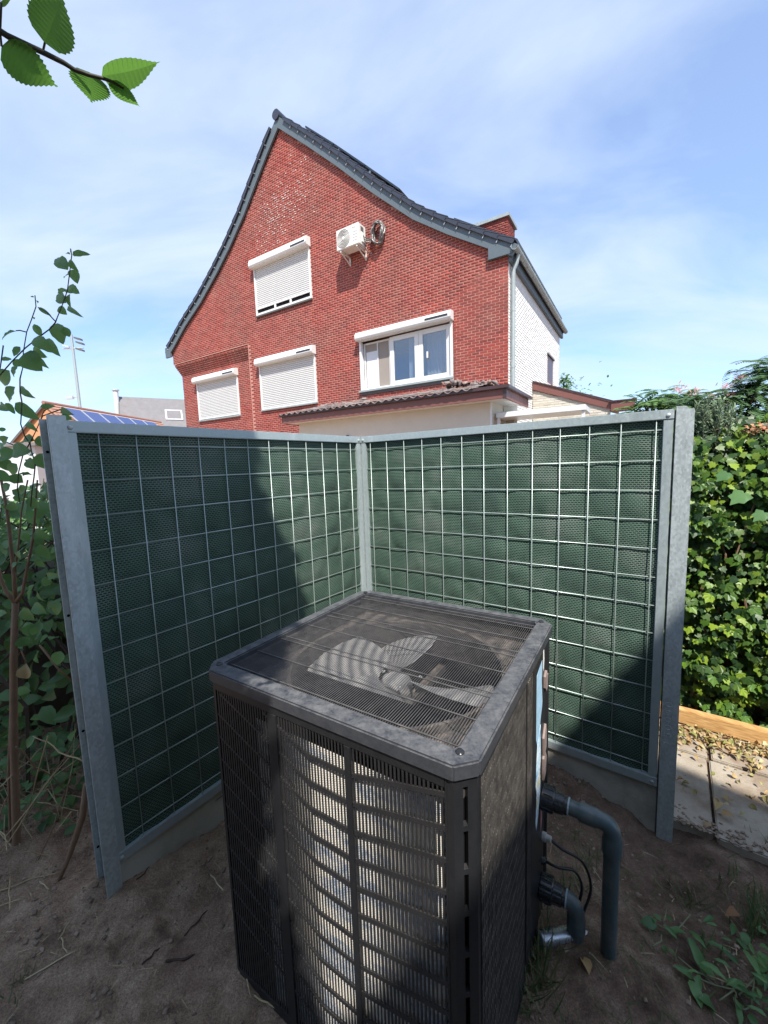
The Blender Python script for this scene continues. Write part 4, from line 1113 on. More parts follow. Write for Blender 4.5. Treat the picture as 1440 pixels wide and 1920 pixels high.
for a in (4.16, 4.74):
    b = MB(); b.box(FH, a - .022, a + .022, .004, AB1 - .02, AZ0 - .05, AZ0 - .004)
    b.box(FH, a - .022, a + .022, .004, .03, AZ0 - .26, AZ0 - .051)
    b.hexa([FH(a - .014, .031, AZ0 - .24), FH(a + .014, .031, AZ0 - .24), FH(a + .014, .031, AZ0 - .20), FH(a - .014, .031, AZ0 - .20), FH(a - .014, AB1 - .10, AZ0 - .085), FH(a + .014, AB1 - .10, AZ0 - .085), FH(a + .014, AB1 - .06, AZ0 - .052), FH(a - .014, AB1 - .06, AZ0 - .052)])
    b.build('bracket', M['ac_white'], ac, .003)
hc = thing('hose_coil', 'dark taped hoses coiled up beside the white air conditioner on the gable', 'hose', FH(3.62, .1, 8.0))
for k in range(7):
    r1 = .235 + .03 * math.sin(k * 2.3); r2 = .33 + .02 * math.cos(k * 1.7); ph = random.uniform(0, 6); N = 22
    pts = [FH(3.66 + random.uniform(-.012, .012) + r1 * .75 * math.cos(2 * math.pi * i / N + ph) + .02 * math.sin(k), .10 + .05 * math.sin(i * .9 + k) + .022 * (k % 3), 8.20 + r2 * .88 * math.sin(2 * math.pi * i / N + ph) + .02 * math.cos(k * 2)) for i in range(N + 1)]
    MB().tube(pts, .022 if k % 2 else .028, 7, cap=False).build('hose_loop', M['foil'], hc, smooth='all')
for k in range(3):
    MB().tube([FH(4.04, .28 + .03 * k, 8.05 + .06 * k), FH(3.97, .27, 8.0 + .05 * k), FH(3.90, .16, 8.0 + .05 * k), FH(3.84, .12, 8.08)], .017, 7).build('hose_end', M['foil'], hc, smooth='all')
MB().tube([FH(4.04, .22, 7.98), FH(4.0, .2, 7.80), FH(3.93, .10, 7.72), FH(3.88, .03, 7.82)], .012, 6).build('hose_end', M['foil'], hc, smooth='all')

# ------------------------------------------------------------------ rendered annex in front of the gable
annex = thing('annex', 'low beige rendered annex with brown fascia and an old tiled lean-to roof', 'annex', FH(3, .8, -.33))
MB().box(FH, .02, 6.02, .002, 1.28, -.33, 2.99).build('rendered_wall', M['stucco'], annex)
MB().box(FH, .015, .06, 1.27, 1.30, -.33, 2.985).build('corner_trim', M['pvc'], annex)
MB().box(FH, -.33, 6.28, .0035, 1.62, 2.965, 2.995).build('soffit', M['pvc'], annex)
MB().box(FH, -.36, 6.32, 1.62, 1.66, 2.955, 3.19).build('fascia', M['brown'], annex, .004)
MB().box(FH, -.40, -.361, -.44, 1.661, 2.955, 3.19).build('fascia', M['brown'], annex, .004)
MB().box(FH, 6.321, 6.36, .02, 1.661, 2.955, 3.19).build('fascia', M['brown'], annex, .004)
MB().box(FH, -.44, 6.40, 1.661, 1.74, 3.155, 3.235).build('gutter', M['gutter_brown'], annex, .01)
MB().box(FH, -.48, -.401, -.50, 1.741, 3.156, 3.236).build('gutter', M['gutter_brown'], annex, .01)
MB().box(FH, -.42, -.34, 1.655, 1.672, 2.94, 3.16).build('corner_cover', M['gutter_brown'], annex)
# roof deck and its tiles
SL = math.atan2(.40, 1.66)
rd = MB().hexa([FH(.25, .0, 3.54), FH(6.30, .0, 3.54), FH(6.30, 1.66, 3.15), FH(-.34, 1.66, 3.15), FH(.25, .0, 3.58), FH(6.30, .0, 3.58), FH(6.30, 1.66, 3.19), FH(-.34, 1.66, 3.19)]).build('tiled_roof', M['reveal'], annex)
tb = []; nX = 6
vs = []; fs = []
for i in range(nX + 1):
    x = i / nX; z = .026 * math.sin(x * 2 * math.pi + .6) 
    vs += [(x * .245, 0, z), (x * .245, .40, z + .022), (x * .245, .40, z + .006)]
for i in range(nX): q = 3 * i; fs += [(q, q + 3, q + 4, q + 1), (q + 1, q + 4, q + 5, q + 2)]
tme = mesh_from('roof_tile', (vs, fs), M['tile_old'], True)
dwn = (FH.b * math.cos(SL) + Vector((0, 0, -math.sin(SL)))).normalized(); nrm = (FH.b * math.sin(SL) + Vector((0, 0, math.cos(SL)))).normalized()
for r in range(5):
    bb = .04 + r * .335
    for c in range(27):
        a = .28 + c * .2235
        if a < .25 - .33 * bb / 1.66 or a > 6.2: continue
        p = FH(a, bb, 3.575 - bb * .235 + .045 + random.uniform(-.004, .008))
        o = place('roof_tile', tme, rd, basis(p, FH.a + Vector((0, 0, random.uniform(-.03, .03))), nrm, 1, 1, 1))
        ym = o.matrix_basis.col[1].xyz
        if ym.dot(dwn) < 0:
            Mx = o.matrix_basis.copy()
            for i in range(3): Mx[i][1] = -Mx[i][1]
            o.matrix_basis = Mx
# broken mortar and tile heap along the right hip and the wall
def lumps(n, fn, smin, smax, mat, name):
    ms = []
    for _ in range(n):
        p = fn(); s_ = random.uniform(smin, smax)
        ms.append(Matrix.Translation(p) @ Matrix.Rotation(random.uniform(0, 6.3), 4, Vector((random.random(), random.random(), random.random())).normalized()) @ Matrix.Diagonal((s_ * random.uniform(.8, 1.8), s_, s_ * random.uniform(.4, .8), 1)))
    merge_mesh(name, CLOD, ms, mat, rd)
lumps(110, lambda: (lambda t: FH(1.45 - 1.25 * t + random.uniform(-.1, .1), .05 + .45 * random.random() + .3 * t, 3.62 + .08 * math.sin(t * 9) * (1 - t) + random.uniform(-.02, .05) - .16 * t))(random.random()), .03, .085, M['tile_old'], 'mortar_lumps')
lumps(60, lambda: FH(random.uniform(4.3, 6.2), random.uniform(.02, .2), 3.60 + random.uniform(-.02, .04)), .03, .07, M['tile_old'], 'mortar_lumps')
for a0, rot in ((1.30, .5), (1.05, .2), (.82, .7), (.6, .3), (.42, .55)):
    place('roof_tile', tme, rd, basis(FH(a0, .25 + .1 * rot, 3.67 - .12 * (1.3 - a0)), FH.a + FH.b * (rot - .4) + Vector((0, 0, .25)), nrm, 1.1, .8, 1.3))
# white door and canopy on the right of the annex
door = MB().box(FH, -.32, .0, .35, .40, -.33, 2.94).build('door', M['pvc'], annex, .006)
MB().box(FH, -.25, -.06, .402, .41, .1, 2.75).build('door_panel', M['curtain'], door)
cn = thing('canopy', 'flat white canopy over the door beside the annex', 'canopy', FH(-.8, .6, -.33))
MB().box(FH, -1.9, -.03, .20, 1.15, 2.60, 2.72).build('canopy_roof', M['pvc'], cn, .01)
for a in (-1.85, -.08): MB().box(FH, a - .03, a + .03, 1.05, 1.11, -.33, 2.60).build('canopy_post', M['pvc'], cn)
wl = thing('wall_lamp', 'small dark lamp peeking over the screen on the rendered annex wall', 'lamp', FH(4.15, 1.3, 2.5))
MB().lathe(FH(4.15, 1.29, 2.44), FH.b, [(0, .05), (.05, .05), (.08, .03)], 12).build('lamp_body', M['black'], wl, smooth=True)

# ------------------------------------------------------------------ lean-to on the side wall
lt = thing('lean_to', 'cream brick lean-to with a sloping brown fascia beside the white side wall', 'outbuilding', FH(-1, -3, -.33))
LB = -2.72
lwall = MB().prism(FH, [(-.02, -.33), (-2.12, -.33), (-2.12, 2.96), (-.02, 3.74)], LB - .25, LB - .005).build('gable_wall', M['cream_joint'], lt)
lbr = brick_mats(FH, -2.12, -.02, 2.2, 3.75, LB, lambda a0, a1, z0, z1: z1 < 2.96 + .371 * (min(a0, a1) + 2.12))
cb_me = mesh_from('brick', BRICK, M['cream_brick'])
for q in lbr[:250]: place('brick', cb_me, lwall, q[0])
if len(lbr) > 250: merge_mesh('brickwork', BRICK, [q[0] for q in lbr[250:]], M['cream_brick'], lwall)
MB().prism(FH, [(-.02, 3.76), (-2.14, 2.965), (-2.14, 3.155), (-.02, 3.985)], LB + .002, LB + .05).build('fascia', M['brown'], lt, .004)
MB().prism(FH, [(-.02, 3.985), (-2.2, 3.15), (-2.2, 3.195), (-.02, 4.03)], LB - 4, LB + .075).build('roof', M['gutter_brown'], lt)
MB().box(FH, -2.72, -2.141, LB - .30, LB + .10, 2.90, 3.15).build('eave_box', M['brown'], lt, .006)
MB().box(FH, -2.76, -2.10, LB - .34, LB + .13, 3.1505, 3.19).build('eave_cap', M['gutter_brown'], lt)
# measured paths of leaves, stems and litter (metres)
VINE_LEAVES = [[-1.1713,1.6686,2.4507,-1.1087,1.6758,2.457,0.0246,0.11,-0.99,-0.0],[-1.1899,1.6844,2.4614,-1.2171,1.6946,2.4746,0.0104,-0.28,-0.95,0.15],[-1.211,1.7151,2.4821,-1.1958,1.6984,2.4881,0.0064,-0.11,-0.43,-0.9],[-1.1765,1.6416,2.3851,-1.2346,1.6635,2.4478,0.0501,-0.15,-0.97,0.2],[-1.1909,1.6711,2.4331,-1.1587,1.6628,2.3918,0.0269,-0.09,-0.99,0.13],[-1.242,1.7595,2.4409,-1.2292,1.763,2.3878,0.0398,0.02,-1.0,-0.06],[-1.2472,1.7404,2.412,-1.2701,1.7442,2.4042,0.0305,-0.14,-0.99,-0.07],[-1.2444,1.7167,2.351,-1.1926,1.7042,2.3341,0.0478,-0.21,-0.97,0.08],[-1.2373,1.7162,2.3404,-1.3038,1.7396,2.3444,0.0154,-0.33,-0.94,-0.02],[-1.2438,1.7028,2.2897,-1.2887,1.7198,2.3385,0.0471,-0.15,-0.97,0.2],[-1.239,1.7206,2.3321,-1.2355,1.7038,2.2771,0.0272,0.02,-0.96,0.29],[-1.2933,1.731,2.2866,-1.2717,1.7405,2.2583,0.0339,0.16,-0.97,-0.2],[-1.2213,1.6762,2.2614,-1.1558,1.6577,2.2202,0.0189,-0.18,-0.97,0.14],[-1.319,1.7439,2.2296,-1.3156,1.7475,2.1489,0.0625,0.01,-1.0,-0.04],[-1.2779,1.7263,2.2068,-1.2788,1.7502,2.1723,0.0341,0.24,-0.79,-0.56],[-1.3732,1.7257,2.2847,-1.3436,1.7518,2.2594,0.0167,0.43,-0.83,-0.36],[-1.3688,1.6874,2.2325,-1.3727,1.7074,2.2319,0.0077,0.78,0.14,-0.61],[-1.3717,1.6934,2.2093,-1.3702,1.7201,2.1688,0.028,0.26,-0.81,-0.53],[-1.4914,1.7455,2.2043,-1.5473,1.7303,2.1751,0.0209,0.23,-0.97,0.07],[-1.3535,1.6563,2.1463,-1.2871,1.6472,2.0963,0.0518,-0.08,-0.99,0.07],[-1.3803,1.7559,2.1721,-1.3352,1.7577,2.1015,0.0408,0.01,-1.0,-0.02],[-1.4579,1.7152,2.1312,-1.4884,1.7102,2.0942,0.0259,0.07,-0.99,0.08],[-1.3981,1.7009,2.12,-1.354,1.7002,2.082,0.0451,-0.01,-1.0,0.01],[-1.42,1.6821,2.0949,-1.3645,1.6914,2.0281,0.0843,0.07,-0.99,-0.08],[-1.4125,1.7101,2.1126,-1.3741,1.7353,2.0464,0.0343,0.19,-0.95,-0.25],[-1.4979,1.7218,2.0818,-1.4831,1.7483,2.0611,0.0401,0.56,-0.68,-0.47],[-1.5657,1.7428,2.0893,-1.5467,1.7723,2.1015,0.0189,0.84,-0.54,-0.01],[-1.4834,1.7206,2.0598,-1.5007,1.7087,2.0154,0.0372,0.12,-0.97,0.21],[-1.5446,1.7433,2.0458,-1.618,1.7715,1.9915,0.0615,-0.18,-0.95,-0.26],[-1.5305,1.7486,1.9815,-1.5744,1.757,1.9242,0.0545,-0.05,-0.99,-0.11],[-1.4885,1.7257,1.9758,-1.4344,1.7162,1.9267,0.0321,-0.09,-0.99,0.09],[-1.5708,1.7398,1.916,-1.5456,1.7485,1.8724,0.0267,0.1,-0.99,-0.14],[-1.5338,1.6742,1.8996,-1.4902,1.6574,1.8695,0.0343,-0.22,-0.95,0.22],[-1.5342,1.7425,1.9152,-1.4676,1.772,1.8448,0.0503,0.22,-0.96,-0.19],[-1.355,1.6506,1.8797,-1.3122,1.6707,1.8837,0.0212,0.43,-0.9,-0.04],[-1.3038,1.6893,1.8755,-1.2486,1.6768,1.8481,0.0283,-0.17,-0.98,0.11],[-1.2963,1.6753,1.8469,-1.2662,1.6937,1.832,0.0279,0.43,-0.88,-0.21],[-1.5027,1.7447,1.8319,-1.4493,1.7269,1.8008,0.025,-0.22,-0.96,0.18],[-1.4967,1.7137,1.7574,-1.4373,1.696,1.7543,0.0506,-0.28,-0.96,0.04],[-1.444,1.7262,1.773,-1.4169,1.7228,1.7221,0.0386,-0.03,-1.0,0.05],[-1.6162,1.7457,1.8136,-1.6136,1.7747,1.802,0.0208,0.82,-0.27,-0.5],[-1.588,1.7007,1.694,-1.5406,1.7306,1.7099,0.066,0.52,-0.85,0.05],[-1.5141,1.6772,1.7126,-1.4322,1.661,1.7092,0.0665,-0.19,-0.98,0.03],[-1.4889,1.712,1.6798,-1.456,1.6935,1.6399,0.0445,-0.15,-0.94,0.31],[-1.3954,1.6637,1.6973,-1.3717,1.6641,1.6318,0.0545,0.0,-1.0,-0.01],[-1.3739,1.7133,2.3208,-1.3774,1.7011,2.3161,0.0062,0.97,-0.22,-0.13],[-1.311,1.6451,2.2772,-1.3208,1.6685,2.2742,0.0075,0.55,0.12,-0.83],[-1.5233,1.6777,1.7668,-1.5801,1.7056,1.7433,0.0366,-0.33,-0.9,-0.28],[-1.6221,1.7476,1.685,-1.6055,1.7465,1.6333,0.0483,-0.01,-1.0,0.02],[-1.5215,1.6952,1.6587,-1.5663,1.7013,1.6159,0.0482,-0.06,-1.0,-0.07],[-1.6121,1.7373,1.4985,-1.5903,1.747,1.4605,0.0541,0.14,-0.98,-0.17],[-1.5096,1.7271,1.5197,-1.4955,1.7381,1.4631,0.048,0.08,-0.98,-0.17],[-1.5491,1.7729,1.3745,-1.5012,1.7782,1.3219,0.0451,0.05,-1.0,-0.05],[-1.5024,1.7117,1.3319,-1.4703,1.7278,1.3326,0.0343,0.45,-0.89,-0.01],[-1.5525,1.6885,1.2949,-1.5518,1.6836,1.2575,0.0337,-0.0,-0.99,0.13],[-1.5653,1.7773,1.2435,-1.5412,1.7834,1.1928,0.0374,0.06,-0.99,-0.09],[-1.4821,1.7258,1.1733,-1.4104,1.7064,1.1762,0.0316,-0.26,-0.96,0.03],[-1.4918,1.7098,1.1633,-1.4585,1.7188,1.1421,0.039,0.2,-0.97,-0.1],[-1.4791,1.6624,1.1185,-1.466,1.6732,1.0647,0.0202,0.09,-0.98,-0.17],[-1.5665,1.7359,1.0422,-1.503,1.7189,1.0055,0.0511,-0.17,-0.97,0.15],[-1.617,1.7353,1.0289,-1.5795,1.7386,0.9623,0.0642,0.03,-1.0,-0.04],[-1.4526,1.7415,1.0438,-1.4928,1.7391,0.9847,0.0512,0.02,-1.0,0.03],[-1.6598,1.7448,0.8873,-1.6382,1.7617,0.8421,0.0577,0.25,-0.94,-0.23],[-1.4113,1.6627,0.8549,-1.4263,1.6457,0.7988,0.0523,0.11,-0.96,0.26],[-1.6554,1.7411,1.2848,-1.7054,1.7693,1.2553,0.0284,-0.31,-0.89,-0.32],[-1.5261,1.6901,1.3677,-1.5103,1.693,1.3285,0.0351,0.03,-1.0,-0.06],[-1.4867,1.7311,1.3204,-1.5158,1.7271,1.366,0.031,0.05,-1.0,-0.06],[-1.5838,1.7037,1.2417,-1.6123,1.6993,1.2146,0.028,0.09,-0.99,0.07],[-1.4979,1.7043,1.5632,-1.5438,1.7141,1.5313,0.0408,-0.13,-0.98,-0.11],[-1.5589,1.696,1.575,-1.5941,1.6949,1.5484,0.0405,0.02,-1.0,0.01],[-1.4543,1.7527,1.5592,-1.4159,1.734,1.5159,0.0358,-0.16,-0.95,0.27],[-1.4516,1.7283,1.3878,-1.4392,1.7451,1.3653,0.0309,0.45,-0.82,-0.36],[-1.5304,1.6972,0.9544,-1.5518,1.6883,0.9186,0.0334,0.13,-0.98,0.17],[-1.6488,1.7565,0.9706,-1.6717,1.7484,0.9331,0.0393,0.11,-0.98,0.14]]
VINE_STEMS = [[[-1.1959,1.7,2.4889],[-1.1947,1.7,2.4643],[-1.2028,1.7,2.4324],[-1.2152,1.7,2.3831],[-1.2282,1.7,2.3335],[-1.253,1.7,2.2839],[-1.2806,1.7,2.234],[-1.2912,1.7,2.214],[-1.3184,1.7,2.1893],[-1.3652,1.7,2.16],[-1.4242,1.7,2.1206],[-1.485,1.7,2.0706],[-1.5286,1.7,2.0302],[-1.5786,1.7,1.9845]],[[-1.3589,1.7,2.3201],[-1.3604,1.7,2.2773],[-1.3857,1.7,2.2273],[-1.4105,1.7,2.182],[-1.4248,1.7,2.1361],[-1.4344,1.7,2.1054],[-1.4455,1.7,2.0432],[-1.462,1.7,2.0017],[-1.4693,1.7,1.9491],[-1.4669,1.7,1.9065],[-1.4754,1.7,1.864],[-1.484,1.7,1.8212],[-1.4742,1.7,1.7721],[-1.4566,1.7,1.7388]],[[-1.3352,1.7,1.8887],[-1.3813,1.7,1.8715],[-1.4033,1.7,1.8293],[-1.4247,1.7,1.7921],[-1.4489,1.7,1.7549],[-1.4936,1.7,1.6908],[-1.5192,1.7,1.6254],[-1.5339,1.7,1.5591],[-1.532,1.7,1.4915]],[[-1.4559,1.7,1.7443],[-1.4548,1.7,1.7114],[-1.4455,1.7,1.6561],[-1.4584,1.7,1.6011],[-1.4741,1.7,1.5458],[-1.4887,1.7,1.4787]],[[-1.3124,1.7,1.8746],[-1.3895,1.7,1.8503],[-1.4101,1.7,1.8187]],[[-1.5112,1.7,2.1338],[-1.5273,1.7,2.0772],[-1.5379,1.7,2.041]],[[-1.4132,1.7,2.1821],[-1.4364,1.7,2.189],[-1.4525,1.7,2.1885]],[[-1.2905,1.7,2.219],[-1.3206,1.7,2.2557],[-1.3527,1.7,2.2745]],[[-1.5781,1.7,1.7593],[-1.5467,1.7,1.7473],[-1.5001,1.7,1.7239],[-1.4811,1.7,1.7013]]]
SAPLING = [[[-1.8349,1.75,-0.3079,0.018],[-1.7605,1.75,0.3589,0.016],[-1.7051,1.75,0.775,0.014],[-1.6576,1.75,1.0487,0.013]],[[-1.6576,1.75,1.0487,0.009],[-1.6478,1.75,1.1704,0.008],[-1.6399,1.75,1.3616,0.007],[-1.6374,1.75,1.4788,0.006],[-1.6441,1.75,1.5946,0.005]],[[-1.6576,1.75,1.0487,0.009],[-1.691,1.75,1.0989,0.008],[-1.7053,1.75,1.1482,0.007],[-1.7186,1.75,1.2692,0.006]],[[-1.6576,1.75,1.0487,0.009],[-1.6208,1.75,1.0915,0.007],[-1.5802,1.75,1.2163,0.006],[-1.5408,1.75,1.3345,0.005],[-1.516,1.75,1.4513,0.004],[-1.4885,1.75,1.5892,0.003]],[[-1.8523,1.75,-0.1919,0.006],[-1.804,1.75,0.2253,0.006],[-1.7495,1.75,0.544,0.005]],[[-1.6823,1.75,0.7996,0.004],[-1.662,1.75,0.8242,0.003],[-1.6466,1.75,0.7601,0.003]],[[-1.6398,1.75,1.1943,0.004],[-1.6069,1.75,1.313,0.004],[-1.576,1.75,1.4534,0.003],[-1.5297,1.75,1.5906,0.003]],[[-1.5746,1.75,0.8463,0.004],[-1.5049,1.75,0.7294,0.004],[-1.4401,1.75,0.6628,0.003]]]
DEAD = [-1.6419,1.74,0.7651,-1.6588,1.74,0.6764]
STRAW = [[-1.7354,1.5701,-0.2,-1.5378,1.6689,-0.2],[-1.7413,1.6275,-0.2,-1.5554,1.4314,-0.2],[-1.695,1.5151,-0.2,-1.6095,1.5334,-0.2],[-1.3675,1.2722,-0.2,-1.2421,1.3502,-0.2],[-1.3306,1.3843,-0.2,-1.3303,1.4437,-0.2],[-1.2666,1.3423,-0.2,-1.3228,1.3876,-0.2],[-0.8577,1.6627,-0.2,-0.73,1.5053,-0.2],[-0.6843,1.473,-0.2,-0.5051,1.1696,-0.2],[-0.4125,1.1471,-0.2,-0.4963,1.1762,-0.2],[-1.5948,1.6108,-0.2,-1.5204,1.5697,-0.2]]
TWIG = [[-0.8709,1.3061,-0.2,-0.7718,1.3281,-0.2],[-0.8476,1.4008,-0.2,-0.803,1.5076,-0.2],[-1.178,1.6322,-0.2,-1.152,1.7595,-0.2],[-1.1784,1.7605,-0.2,-1.0022,1.917,-0.2],[-0.9618,1.3087,-0.2,-0.9192,1.3581,-0.2],[1.1082,1.2662,-0.2,1.2511,1.2156,-0.2],[1.207,1.2962,-0.2,1.1719,1.1999,-0.2],[0.8525,1.6604,-0.2,0.8575,1.5981,-0.2]]
STALK = [[-1.8435,1.68,-0.1453,-1.5594,1.85,0.3051],[-1.7016,1.68,-0.2478,-1.5382,1.85,0.2191],[-1.7912,1.68,-0.0376,-1.4891,1.85,0.3448],[-1.7934,1.68,0.2038,-1.7198,1.85,0.2827],[-1.6805,1.68,0.4082,-1.6437,1.85,0.0501],[-1.5314,1.68,0.454,-1.8878,1.85,-0.1767],[-1.3809,1.68,0.3194,-1.7646,1.85,0.3409],[-1.8003,1.68,0.0708,-1.8663,1.85,0.174]]
ROOT = [[-1.3719,1.66,0.2315],[-1.4073,1.66,0.075],[-1.4578,1.66,-0.0435],[-1.4985,1.66,-0.1369]]
WEED = [[1.0597,1.4201,-0.3],[1.1446,1.3899,-0.3],[1.133,1.3208,-0.3],[1.1199,1.2424,-0.3],[1.1885,1.2113,-0.3],[1.2977,1.2376,-0.3],[1.1562,1.1438,-0.3],[1.2123,1.5255,-0.3]]
WEEDLEAF = [[1.0124,1.3782,-0.26,0.9626,1.3945,-0.27,0.0491],[1.0066,1.382,-0.26,1.0116,1.4307,-0.27,0.0246],[1.0436,1.3993,-0.26,1.0241,1.4169,-0.27,0.0246],[1.0354,1.3721,-0.26,1.067,1.3433,-0.27,0.0205],[1.1108,1.465,-0.26,1.1085,1.4393,-0.27,0.0246],[1.1075,1.3434,-0.26,1.1079,1.3034,-0.27,0.0328],[1.1021,1.3096,-0.26,1.1121,1.2759,-0.27,0.0205],[0.9905,1.3161,-0.26,0.9981,1.3033,-0.27,0.0205],[0.9932,1.2914,-0.26,1.0226,1.2768,-0.27,0.0287],[1.043,1.2325,-0.26,0.9865,1.2378,-0.27,0.0287],[1.0319,1.2179,-0.26,1.0617,1.2122,-0.27,0.045],[1.015,1.2155,-0.26,1.0133,1.1577,-0.27,0.045],[1.0125,1.1689,-0.26,1.0772,1.1696,-0.27,0.045],[1.1606,1.2368,-0.26,1.1886,1.203,-0.27,0.0328],[1.1822,1.2287,-0.26,1.2184,1.2197,-0.27,0.0246],[1.1533,1.1931,-0.26,1.1186,1.1199,-0.27,0.0246],[1.1427,1.1724,-0.26,1.1561,1.1581,-0.27,0.0164],[1.1692,1.1514,-0.26,1.1609,1.1125,-0.27,0.0287],[1.39,1.4075,-0.26,1.3609,1.379,-0.27,0.0369],[1.4573,1.4343,-0.26,1.4895,1.4218,-0.27,0.0287],[1.3921,1.3526,-0.26,1.4235,1.3416,-0.27,0.0328],[1.2696,1.2414,-0.26,1.367,1.2929,-0.27,0.0614],[1.2521,1.2121,-0.26,1.3116,1.2245,-0.27,0.0614],[1.2774,1.2231,-0.26,1.2992,1.2175,-0.27,0.041],[1.3309,1.2867,-0.26,1.3977,1.3252,-0.27,0.041],[1.2782,1.3885,-0.26,1.3048,1.377,-0.27,0.0123],[1.1012,1.335,-0.26,1.1048,1.2497,-0.27,0.041],[1.0496,1.3627,-0.26,1.1268,1.3823,-0.27,0.0287],[1.1173,1.2304,-0.26,1.0967,1.2763,-0.27,0.0369]]
WEEDSTEM = [[[1.023,1.3929,-0.275],[1.0478,1.374,-0.275],[1.0599,1.3559,-0.275]],[[1.0689,1.4195,-0.275],[1.1339,1.497,-0.275]],[[0.9923,1.3236,-0.275],[0.9373,1.2955,-0.275]],[[1.0154,1.3572,-0.275],[0.9883,1.3237,-0.275]],[[1.2294,1.5044,-0.275],[1.225,1.4837,-0.275],[1.1424,1.4172,-0.275],[1.1083,1.394,-0.275]],[[1.0227,1.2819,-0.275],[1.0628,1.2573,-0.275],[1.1203,1.233,-0.275]],[[1.0458,1.235,-0.275],[1.1072,1.2216,-0.275],[1.1662,1.2069,-0.275]],[[1.1072,1.2216,-0.275],[1.091,1.2489,-0.275]],[[1.1662,1.2069,-0.275],[1.0922,1.1807,-0.275]],[[1.1602,1.1957,-0.275],[1.1402,1.1684,-0.275]],[[1.2663,1.2366,-0.275],[1.2181,1.1942,-0.275],[1.1839,1.1605,-0.275]],[[1.146,1.1751,-0.275],[1.1609,1.1611,-0.275],[1.1899,1.1672,-0.275]],[[1.266,1.2321,-0.275],[1.1729,1.1953,-0.275]]]
TUFT = [[0.488,1.2459,-0.28,0.16,60],[0.4341,1.1761,-0.28,0.14,50],[1.4872,1.4494,-0.33,0.16,70],[1.5621,1.5177,-0.33,0.12,40],[1.2946,1.5893,-0.3,0.1,26],[0.9092,1.7226,-0.24,0.09,22],[0.7784,1.5549,-0.24,0.1,26],[1.5459,1.6564,-0.36,0.08,20],[1.1857,1.3361,-0.3,0.09,24],[-1.3748,1.2555,-0.22,0.06,20],[1.8576,1.8025,-0.36,0.12,30]]
FALLEN = [[0.6607,1.2095,-0.25,0.06],[1.6075,1.9022,-0.34,0.05],[1.7838,2.0234,-0.31,0.07],[1.7349,1.94,-0.31,0.06],[1.4282,1.4829,-0.32,0.06]]
BEECH_STEM = [[-0.3241,0.3732,1.9743],[-0.3094,0.3853,1.9745],[-0.3059,0.3888,1.9737],[-0.2879,0.4025,1.9735],[-0.2762,0.4115,1.9726],[-0.2705,0.4165,1.9712],[-0.2619,0.4217,1.9714],[-0.2526,0.4264,1.9725],[-0.2453,0.4305,1.9726],[-0.2378,0.4361,1.9711]]
BEECH_LEAF = [[-0.2836,0.4004,1.979,-0.2614,0.3993,2.015,0.0325,0.75,-0.45,-0.48],[-0.3132,0.3897,1.9667,-0.2936,0.4259,1.9638,0.0317,0.32,-0.25,-0.91],[-0.2515,0.4263,1.9733,-0.2028,0.4462,1.9997,0.0247,0.52,-0.16,-0.84],[-0.2601,0.4215,1.973,-0.2733,0.4403,1.9625,0.0305,0.02,-0.47,-0.88],[-0.2459,0.4299,1.973,-0.2342,0.4566,1.9695,0.0186,-0.02,-0.12,-0.99],[-0.3,0.3785,1.9887,-0.2942,0.3879,2.0036,0.013,0.55,0.59,-0.59]]
ALBIZIA = [[6.4513,7.0,3.0134,0.388],[6.5345,7.0,2.6173,0.462],[6.163,7.0,2.6297,0.388],[5.8516,7.0,2.552,0.333],[6.3207,7.0,2.3149,0.462],[5.5873,7.0,2.4283,0.314],[5.3138,7.0,2.4552,0.314],[5.0877,7.0,2.445,0.37],[6.0592,7.0,2.1455,0.37],[6.5773,7.0,2.0384,0.37],[5.694,7.0,2.1577,0.333],[6.3801,7.0,2.7541,0.37]]
ALBIZIA2 = [[5.4433,8.0,2.7599,0.38],[5.7068,8.0,2.6502,0.338],[5.2646,8.0,2.5842,0.38],[5.0395,8.0,2.5107,0.317],[5.5597,8.0,2.4729,0.38],[5.8689,8.0,2.5133,0.317]]
BLOSSOM = [[5.9992,6.9,2.8163],[5.7226,6.9,2.696],[5.2375,6.9,2.617],[5.5282,6.9,2.5204],[4.9761,6.9,2.6777],[5.7672,6.9,2.4077],[5.8546,6.9,2.579],[6.2181,6.9,2.4799]]
FARTOP = [[8.7417,20.0,5.1637,0.317],[9.1554,20.0,5.0499,0.317],[8.8919,20.0,5.4083,0.185]]
